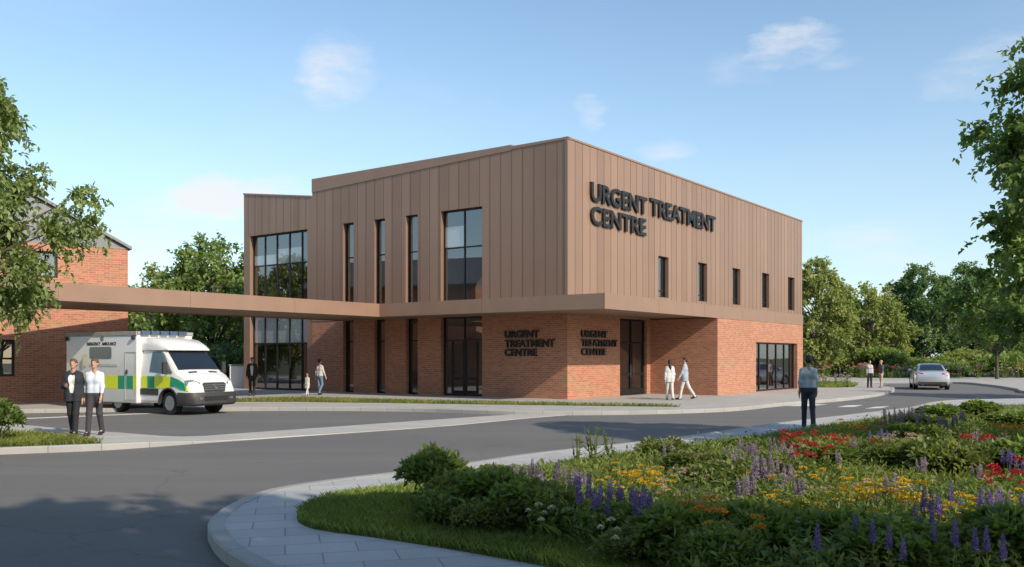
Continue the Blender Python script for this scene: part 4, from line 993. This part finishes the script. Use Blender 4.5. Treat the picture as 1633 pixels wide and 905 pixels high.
drift('pink',1400,1500,688,705,6,.45); drift('pink',1080,1140,720,760,5,.4); drift('white',1440,1500,680,700,3,.5); drift('pink',1230,1275,735,755,3,.45)
# sparse young shoots by the path and the flowers on the far island and verge
for px,py,s in ((920,742,1.0),(948,738,1.3),(975,735,1.1)):
    x,y,z = G(px,py,.13)
    b, t = plant_base(int(px), 5, .5, 40, .12, .035, M['leaf_lime'], .18); r = empty('young_plant', (x,y,z), 0, 'sparse pale green shoots beside the path at the edge of the bed', 'plant', 'young shoots by the path'); r.scale = (s,s,s)
    link('foliage', b, r)
def plant_at(key, x, y, h):
    v = random.randrange(3); pr = PR[key][v]
    if (key, v) in used: pr = copy_tree(pr)
    else: used.add((key, v))
    pr.location = (x, y, .1); pr.rotation_euler = (0,0,random.uniform(0,6.28)); pr.scale = (h,h,h)
for i in range(22):
    x, y, z = G(random.uniform(1292,1362), random.uniform(612.5,617.2), .12); plant_at(random.choice(['lilac','lilac','pink','white']), x, y, random.uniform(.55,.8))
for i in range(44):
    px = random.uniform(1300,1650); x, y = at(px, random.uniform(73,76)); plant_at('lilac' if 1470 < px < 1560 and random.random() < .8 else random.choice(['lilac','pink','white','pink','red']), x, y, random.uniform(.9,1.3))

for key in PR:
    for v in range(3):
        if (key, v) not in used:
            for ch in list(PR[key][v].children): bpy.data.objects.remove(ch)
            bpy.data.objects.remove(PR[key][v])
# ------------------------------------------------------------------ people
def surface_nets(val, org, h):
    ins = val < 0; sh = np.array(val.shape)-1
    def sub(a, d): return a[d[0]:d[0]+sh[0], d[1]:d[1]+sh[1], d[2]:d[2]+sh[2]]
    cnt = np.zeros(sh, int); corners = [(i,j,k) for i in (0,1) for j in (0,1) for k in (0,1)]
    for c in corners: cnt += sub(ins, c)
    act = (cnt > 0) & (cnt < 8); idx = -np.ones(sh, int); idx[act] = np.arange(act.sum())
    cell = np.argwhere(act); acc = np.zeros((len(cell),3)); num = np.zeros(len(cell))
    for a in corners:
        for ax in range(3):
            if a[ax]: continue
            b = list(a); b[ax] = 1
            va, vb = sub(val, a)[act], sub(val, tuple(b))[act]; x = (va < 0) != (vb < 0)
            t = va/np.where(x, va-vb, 1); p = np.tile(np.array(a, float), (len(cell),1)); p[:,ax] += t
            acc[x] += p[x]; num[x] += 1
    V = org + h*(cell + acc/np.maximum(num,1)[:,None]); F = []
    for ax in range(3):
        o = [(ax+1)%3, (ax+2)%3]
        s0 = [slice(1, sh[i]) for i in range(3)]; s0[ax] = slice(0, sh[ax]); s1 = list(s0); s1[ax] = slice(1, sh[ax]+1)
        A, B = ins[tuple(s0)], ins[tuple(s1)]
        for flip, mask in ((0, A & ~B), (1, ~A & B)):
            e = np.argwhere(mask)
            if not len(e): continue
            e = e + np.array([0 if i == ax else 1 for i in range(3)])
            q = []
            for d0,d1 in ((-1,-1),(0,-1),(0,0),(-1,0)):
                f = e.copy(); f[:,o[0]] += d0; f[:,o[1]] += d1; q.append(idx[f[:,0],f[:,1],f[:,2]])
            q = np.stack(q, 1); q = q[(q >= 0).all(1)]
            F.append(q[:,::-1] if flip else q)
    return V, np.concatenate(F)
def sdf_mesh(name, prims, mats, h=.009, k=.035):
    lo = np.full(3, 9.); hi = -lo
    for p in prims:
        if p[0] == 'cap': pp = [np.array(p[1])-p[3], np.array(p[1])+p[3], np.array(p[2])-p[4], np.array(p[2])+p[4]]
        elif p[0] == 'ell': pp = [np.array(p[1])-p[2], np.array(p[1])+p[2]]
        else: continue
        lo = np.minimum(lo, np.min(pp, 0)); hi = np.maximum(hi, np.max(pp, 0))
    lo -= .03; hi += .03; n = np.ceil((hi-lo)/h).astype(int)+1
    val = np.full(n, .5); ax = [lo[i]+h*np.arange(n[i]) for i in range(3)]
    for p in prims:
        if p[0] == 'zmin': val = np.maximum(val, (p[1]-ax[2])[None,None,:]); continue
        if p[0] == 'zmax': val = np.maximum(val, (ax[2]-p[1])[None,None,:]); continue
        op = p[0]; m = .07; kk = p[5] if len(p) > 5 else k
        if op in ('cap','cut'): a, b, r0, r1 = np.array(p[1],float), np.array(p[2],float), p[3], p[4]; bl = np.minimum(a-r0,b-r1)-m; bh = np.maximum(a+r0,b+r1)+m
        else: c, r = np.array(p[1],float), np.array(p[2],float); bl = c-r-m; bh = c+r+m
        i0 = np.clip(np.floor((bl-lo)/h).astype(int), 0, n-1); i1 = np.clip(np.ceil((bh-lo)/h).astype(int)+1, 1, n)
        if (i1 <= i0).any(): continue
        sl = tuple(slice(i0[i], i1[i]) for i in range(3))
        X = np.stack(np.meshgrid(*[ax[i][sl[i]] for i in range(3)], indexing='ij'), -1)
        if op in ('cap','cut'):
            ab = b-a; t = np.clip(((X-a)@ab)/max(ab@ab,1e-9), 0, 1); d = np.linalg.norm(X-a-t[...,None]*ab, axis=-1)-(r0+(r1-r0)*t)
        else:
            q = np.linalg.norm((X-c)/r, axis=-1); g_ = np.linalg.norm((X-c)/(r*r), axis=-1); d = q*(q-1)/np.maximum(g_,1e-6)
        v = val[sl]
        if op in ('cut','ecut'): val[sl] = np.maximum(v, -d)
        else:
            w = np.maximum(kk-np.abs(v-d), 0)/kk; val[sl] = np.minimum(v, d)-w*w*kk*.25
    V, F = surface_nets(val, lo, h)
    me = bpy.data.meshes.new(name); me.vertices.add(len(V)); me.vertices.foreach_set('co', V.astype(np.float32).ravel())
    nf = len(F); me.loops.add(nf*4); me.loops.foreach_set('vertex_index', F.astype(np.int32).ravel()); me.polygons.add(nf)
    me.polygons.foreach_set('loop_start', np.arange(0,nf*4,4,dtype=np.int32)); me.polygons.foreach_set('loop_total', np.full(nf,4,dtype=np.int32))
    me.update(calc_edges=True); me.validate()
    for x in mats: me.materials.append(x)
    me.polygons.foreach_set('use_smooth', [True]*len(me.polygons)); return me
def cloth(name, c): return plain(name, c, .85, 0, .07, 9, bmp=.5)

def person(loc, head, label, H=1.75, legs=(20,5,-15,20), arms=((-12,15,6,0),(15,20,6,0)), female=False, top=None, jacket=None, trousers=None, shoes=(.02,.018,.016),
           hair=(.06,.04,.03), skin='skin', long_hair=False, fine=.012, hem=.93, group=None, pale_hood=False):
    s = H/1.78; hx, hy = head
    root = empty('person', loc, math.atan2(-hx, hy), label, 'person', group); root.scale = (s,s,s)
    sw = .142 if female else .158; hw = .085
    def leg(x, a, b):
        a, b = R(a), R(b); hp = np.array([x,0,.92]); kn = hp+.42*np.array([0,math.sin(a),-math.cos(a)]); an = kn+.415*np.array([0,math.sin(a-b),-math.cos(a-b)]); return [hp,kn,an]
    LL = [leg(-hw,legs[0],legs[1]), leg(hw,legs[2],legs[3])]; dz = .085-min(l[2][2] for l in LL)
    for l in LL:
        for q in l: q[2] += dz
    up = np.array([0,0,dz])
    AA = []
    for sg,(sh,el,ab,inw) in ((-1,arms[0]),(1,arms[1])):
        sh_, ab_ = R(sh), R(ab); S = np.array([sg*sw,0,1.405])+up
        E = S+.29*np.array([sg*math.sin(ab_), math.cos(ab_)*math.sin(sh_), -math.cos(ab_)*math.cos(sh_)]); f = R(sh+el); iw = R(inw)
        d = np.array([-sg*math.sin(iw)+sg*.05, math.cos(iw)*math.sin(f), -math.cos(iw)*math.cos(f)]); d /= np.linalg.norm(d)
        W = E+.25*d; wv = np.array([0,math.cos(f),math.sin(f)]); wv -= d*(wv@d); wv /= np.linalg.norm(wv); AA.append((sg,S,E,W,d,wv))
    o = lambda x,y,z: tuple(np.array([x,y,z])+up)
    def torso(e, hem_):
        w = .93 if female else 1
        P = [('cap',o(-.06*w,-.008,1.435),o(-.13*w,-.008,1.395),.055+e,.046+e),('cap',o(.06*w,-.008,1.435),o(.13*w,-.008,1.395),.055+e,.048+e),('cap',o(-.085*w,.008,1.29),o(.085*w,.008,1.29),.100+e,.100+e),
             ('cap',o(-.06*w,.004,1.09),o(.06*w,.004,1.09),.092+e,.092+e),('cap',o(-.07,-.005,.97),o(.07,-.005,.97),.102+e,.102+e)]
        for g_ in (-1,1): P += [('cap',o(g_*.085*w,.008,1.3),o(g_*.06*w,.004,1.09),.10+e,.092+e),('cap',o(g_*.06*w,.004,1.09),o(g_*.07,-.005,.95),.092+e,.104+e),('cap',o(g_*.09*w,-.002,1.38),o(g_*.085*w,.008,1.28),.070+e,.095+e)]
        if hem_ < .9: P += [('cap',o(g_*.07,-.005,.95),o(g_*.078,-.005,hem_),.104+e,.108+e) for g_ in (-1,1)]
        if female: P += [('ell',o(g_*.065,.095,1.27),(.055+e,.045+e,.055+e)) for g_ in (-1,1)]
        return P
    def sleeves(e, short=False):
        P = []
        for sg,S,E,W,d,wv in AA: P += [('cap',S,E,.047+e,.040+e),('cap',E,W-d*.015,.039+e,.030+e)]
        return P
    # body: one continuous surface
    P = torso(-.012,.95) + sleeves(-.008)
    for l in LL: P += [('cap',l[0],l[1],.078,.052),('cap',l[1],l[2],.05,.036),('cap',l[2],l[2]+np.array([0,.11,-.05]),.034,.026)]
    hd = up
    P += [('cap',o(0,-.012,1.45),o(0,.004,1.57),.054,.05),('ell',o(0,-.004,1.672),(.074,.094,.094)),('ell',o(0,.026,1.612),(.055,.064,.064)),('cap',o(0,.086,1.664),o(0,.103,1.632),.008,.013,.015),
          ('ell',o(0,.078,1.574),(.024,.018,.018)),('ell',o(-.075,-.006,1.644),(.012,.022,.030),0,0,.012),('ell',o(.075,-.006,1.644),(.012,.022,.030),0,0,.012),('ecut',o(-.031,.098,1.664),(.018,.014,.011)),('ecut',o(.031,.098,1.664),(.018,.014,.011))]
    for sg,S,E,W,d,wv in AA:
        n_ = np.cross(d, wv)*1.0
        for q in (-.024,0,.024): P.append(('cap',W,W+d*.085+wv*q,.022,.016,.02))
        for q,ln in ((-.034,.06),(-.0115,.075),(.0115,.08),(.034,.07)):
            b0 = W+d*.085+wv*q*.9; b1 = b0+d*ln*.55+wv*q*.12-n_*sg*.004; b2 = b1+d*ln*.42-n_*sg*.018
            P += [('cap',b0,b1,.0085,.008,.006),('cap',b1,b2,.008,.007,.006)]
        t0 = W+d*.025+wv*.026; t1 = t0+d*.035+wv*.028; P += [('cap',t0,t1,.012,.0095,.012),('cap',t1,t1+d*.03+wv*.006-n_*sg*.006,.0095,.008,.006)]
    me = sdf_mesh('body', P, [M[skin],M['eye'],M['lips']], fine, .03)
    for p in me.polygons:
        x,y,z = p.center[0], p.center[1], p.center[2]-dz
        if y > .05:
            if min((x-.031)**2,(x+.031)**2)/.015**2+(z-1.664)**2/.008**2 < 1: p.material_index = 1
            elif x*x/.024**2+(z-1.604)**2/.008**2 < 1: p.material_index = 2
    link('body', me, root)
    P = torso(.006, hem) + sleeves(.006); P += [('zmin', hem+dz+(-.02 if hem < .9 else 0)),('cut',o(0,.05,1.53),o(0,.02,1.50),.052,.06)]
    if pale_hood: P += []
    link('shirt', sdf_mesh('shirt', P, [cloth('shirt_fabric', top)], max(fine,.01), .04), root)
    if jacket is not None:
        P = torso(.020, .80) + sleeves(.012); P += [('cut',o(0,.135,1.50),o(0,.16,1.02),.085,.062),('cut',o(0,.16,1.02),o(0,.18,.75),.062,.075),('cut',o(0,.05,1.54),o(0,.02,1.5),.06,.06),('zmin', .79+dz)]
        link('jacket', sdf_mesh('jacket', P, [cloth('jacket_fabric', jacket)], max(fine,.01), .04), root)
    P = [('cap',o(-.07,-.005,.955),o(.07,-.005,.955),.106,.106),('cap',o(-.06,-.03,.90),o(.06,-.03,.90),.095,.095)]
    for l in LL: P += [('cap',l[0]+np.array([0,0,.02]),l[1],.094,.066),('cap',l[1],l[2]+np.array([0,-.008,-.035]),.064,.057)]
    P.append(('zmax', 1.03+dz if hem < .97 else 1.0+dz))
    link('trousers', sdf_mesh('trousers', P, [cloth('trouser_fabric', trousers)], max(fine,.01), .04), root)
    sm = plain('shoe_leather', shoes, .45)
    for l in LL:
        a = l[2]; rise = a[2]-.085
        toe = np.array([a[0], a[1]+.15, max(.034, .034+rise*.25)]); heel = np.array([a[0], a[1]-.045, .034+rise])
        P = [('cap',heel,toe,.040,.034),('cap',a+np.array([0,-.005,.02]),(heel+toe)/2,.044,.038)]
        P.append(('zmin', 0.0))
        link('shoe', sdf_mesh('shoe', P, [sm], .01, .03), root)
    P = [('ell',o(0,-.014,1.692),(.084,.102,.088)),('ell',o(0,-.05,1.645),(.076,.062,.07)),('ecut',o(0,.095,1.625),(.082,.072,.088)),('ecut',o(-.085,.03,1.63),(.03,.035,.05)),('ecut',o(.085,.03,1.63),(.03,.035,.05))]
    if long_hair: P += [('cap',o(0,-.055,1.66),o(0,-.10,1.46),.07,.05),('cap',o(0,-.10,1.46),o(.01,-.11,1.34),.05,.025)]
    link('hair', sdf_mesh('hair', P, [plain('hair', hair, .6, 0, .3, 25)], max(.008, fine*.8), .03), root)
    return root
pz = .128
person(G(117,694,pz), (.12,-1), 'man in an open dark suit and white shirt walking beside a colleague near the ambulance', 1.66, (12,4,-8,14), ((-4,14,9,0),(18,78,5,30)), top=(.72,.72,.72), jacket=(.022,.026,.036), trousers=(.018,.018,.021), hair=(.12,.065,.035), fine=.008, hem=.98)
person(G(151,694,pz), (.05,-1), 'man in a pale blue shirt and grey trousers walking in front of the ambulance', 1.67, (-8,14,14,4), ((12,14,8,0),(-10,12,10,0)), top=(.60,.65,.75), trousers=(.045,.042,.05), hair=(.13,.07,.035), fine=.008, hem=.98)
person(G(1289,682,pz), (.15,1), 'man in a blue shirt and dark jeans, back turned, beside the flower bed', 1.73, (8,2,-8,12), ((-6,12,8,0),(6,12,8,0)), top=(.34,.41,.45), trousers=(.024,.032,.047), hair=(.02,.017,.016), fine=.008, hem=.98, skin='skin_dark')
person(G(1068,638,pz), (-.1,1), 'long haired woman in a white jacket near the entrance', 1.60, (10,4,-8,12), ((-8,8,12,0),(8,12,14,0)), True, top=(.045,.06,.095), jacket=(.55,.55,.54), trousers=(.56,.55,.53), hair=(.03,.018,.013), long_hair=True, hem=.84)
person(G(1092,637.5,pz), (-.95,.3), 'man in pale clothes striding past the entrance next to a long haired woman', 1.70, (16,4,-22,14), ((18,12,8,0),(-14,10,8,0)), top=(.20,.23,.28), jacket=(.36,.39,.43), trousers=(.55,.54,.52), hair=(.025,.02,.018), hem=.95)
person(G(402,631.5,pz), (.2,-1), 'man in a black jacket standing in front of the glazed bay', 1.68, (4,2,-10,6), ((2,10,10,0),(6,20,10,0)), top=(.5,.5,.5), jacket=(.012,.012,.013), trousers=(.014,.014,.016), hair=(.02,.012,.01), hem=.92)
person(G(510,630,pz), (.55,.85), 'dark haired person in a grey top and blue jeans walking by the brick wall', 1.60, (4,2,10,42), ((-8,8,10,0),(10,16,12,0)), top=(.48,.46,.45), trousers=(.12,.19,.28), hair=(.02,.014,.012), hem=.93)
person(G(490,631,pz), (.5,.85), 'small child in a long pale coat beside the brick wall', .98, (14,0,-12,6), ((0,8,5,0),(0,8,5,0)), top=(.55,.54,.53), trousers=(.5,.5,.5), hair=(.22,.15,.10), hem=.62)
person(G(1387,618.5,pz), (0,-1), 'person in a light grey top and black trousers facing the road on the far corner', 1.52, (3,2,-4,4), ((0,8,9,0),(0,8,9,0)), True, top=(.42,.42,.44), trousers=(.015,.015,.017), hair=(.10,.05,.03))
person(G(1405,618,pz), (-.9,-.3), 'fair haired person in a dark top and beige trousers on the far corner', 1.52, (6,2,-6,8), ((6,14,6,0),(-6,14,6,0)), top=(.09,.085,.10), trousers=(.42,.33,.26), hair=(.40,.24,.11))

# ------------------------------------------------------------------ sky, sun, camera
EL, SX, SY = R(31.4), .684, -.73
w = bpy.data.worlds.new('World'); sc.world = w; w.use_nodes = True; t = w.node_tree; N, L = t.nodes, t.links
bg = N['Background']; sky = N.new('ShaderNodeTexSky'); sky.sky_type = 'NISHITA'; sky.sun_disc = False; sky.sun_elevation = EL; sky.sun_rotation = math.atan2(SX, SY)
sky.air_density = 1.0; sky.dust_density = .6; sky.ozone_density = 1.6; sky.altitude = 50
tc = N.new('ShaderNodeTexCoord'); d = tc.outputs['Generated']
def mathn(op, a, b=None):
    n = N.new('ShaderNodeMath'); n.operation = op
    for i,v in enumerate((a,b)):
        if v is None: continue
        if isinstance(v,(int,float)): n.inputs[i].default_value = v
        else: L.new(v, n.inputs[i])
    return n.outputs[0]
mp = N.new('ShaderNodeMapping'); mp.inputs['Scale'].default_value = (1,1,3.2); L.new(d, mp.inputs[0])
n1 = noise(t, 5.5, 9, .62, mp.outputs[0]); n2 = noise(t, 1.7, 4, .5, mp.outputs[0])
n3 = noise(t, 7, 9, .62, mp.outputs[0]); mask = None
def blob(px, py, wx, wy, amt):
    """soft cloud centred on a compass direction"""
    global mask
    dx, dz = (px-CX)/FPX, (HZ-py)/FPX; c = Vector((dx,1,dz)).normalized()
    vm = N.new('ShaderNodeMapping'); vm.vector_type = 'POINT'; a = math.atan2(c.x, c.y)
    vm.inputs['Rotation'].default_value = (0,0,a); L.new(d, vm.inputs[0])
    sx_ = N.new('ShaderNodeSeparateXYZ'); L.new(vm.outputs[0], sx_.inputs[0])
    u = mathn('DIVIDE', sx_.outputs[0], wx/FPX); v = mathn('DIVIDE', mathn('SUBTRACT', sx_.outputs[2], c.z), wy/FPX)
    r2 = mathn('ADD', mathn('ADD', mathn('MULTIPLY', u, u), mathn('MULTIPLY', v, v)), mathn('MULTIPLY', mathn('SUBTRACT', n3, .46), 4.2)); front = mathn('GREATER_THAN', sx_.outputs[1], 0)
    m = mathn('MULTIPLY', mathn('MULTIPLY', mathn('MAXIMUM', mathn('SUBTRACT', 1, r2), 0), amt*1.5), front)
    mask = m if mask is None else mathn('ADD', mask, m)
for b in ((355,305,95,42,.95),(290,325,110,42,.6),(455,300,75,28,.55),(1262,74,75,38,.85),(1335,98,45,16,.4),(532,115,70,60,.6),(940,176,38,34,.7),(1068,240,55,22,.6),(1590,110,110,50,.5),(1470,390,170,60,.45),(1180,110,70,30,.3)): blob(*b)
cl = mathn('MULTIPLY', mask, ramp(t, n1, .36, .70)); cl = mathn('MINIMUM', cl, .92)
wisp = mathn('MULTIPLY', ramp(t, n2, .52, .85), .20); cl = mathn('MAXIMUM', cl, mathn('MULTIPLY', wisp, ramp(t, n1, .3, .7)))
# pale haze low over the horizon
sz = N.new('ShaderNodeSeparateXYZ'); L.new(d, sz.inputs[0])
hz = mathn('POWER', mathn('MAXIMUM', mathn('SUBTRACT', 1, mathn('MULTIPLY', mathn('ABSOLUTE', sz.outputs[2]), 2.6)), 0), 1.6)
SKYMUL = (1.32,1.37,1.32)
c0 = mixc(t, 1, sky.outputs[0], SKYMUL, 'MULTIPLY')
c1 = mixc(t, mathn('MULTIPLY', hz, .5), c0, (3.7,4.7,5.5))
c2 = mixc(t, cl, c1, (6.1,6.15,6.3))
L.new(c2, bg.inputs[0]); bg.inputs[1].default_value = .15
sl = bpy.data.lights.new('sun', 'SUN'); sl.energy = 4.8; sl.angle = R(.55); sl.color = (1,.89,.74)
so = bpy.data.objects.new('sun', sl); col.objects.link(so); so.location = (20,-30,30)
sd = Vector((SX*math.cos(EL), SY*math.cos(EL), math.sin(EL))); so.rotation_euler = sd.to_track_quat('Z','Y').to_euler()
cam = bpy.data.cameras.new('camera'); co = bpy.data.objects.new('camera', cam); col.objects.link(co); sc.camera = co
co.location = (0,0,EYE); co.rotation_euler = (R(90),0,0); cam.sensor_width = 36; cam.lens = FPX/1633*36; cam.shift_y = (HZ-452.5)/1633
cam.clip_start = .1; cam.clip_end = 3000
sc.view_settings.view_transform = 'Standard'; sc.view_settings.look = 'None'; sc.view_settings.exposure = 0
sc.render.engine = 'CYCLES'; sc.cycles.use_denoising = True; sc.cycles.max_bounces = 8; sc.cycles.transparent_max_bounces = 12
sc.cycles.caustics_reflective = False; sc.cycles.caustics_refractive = False
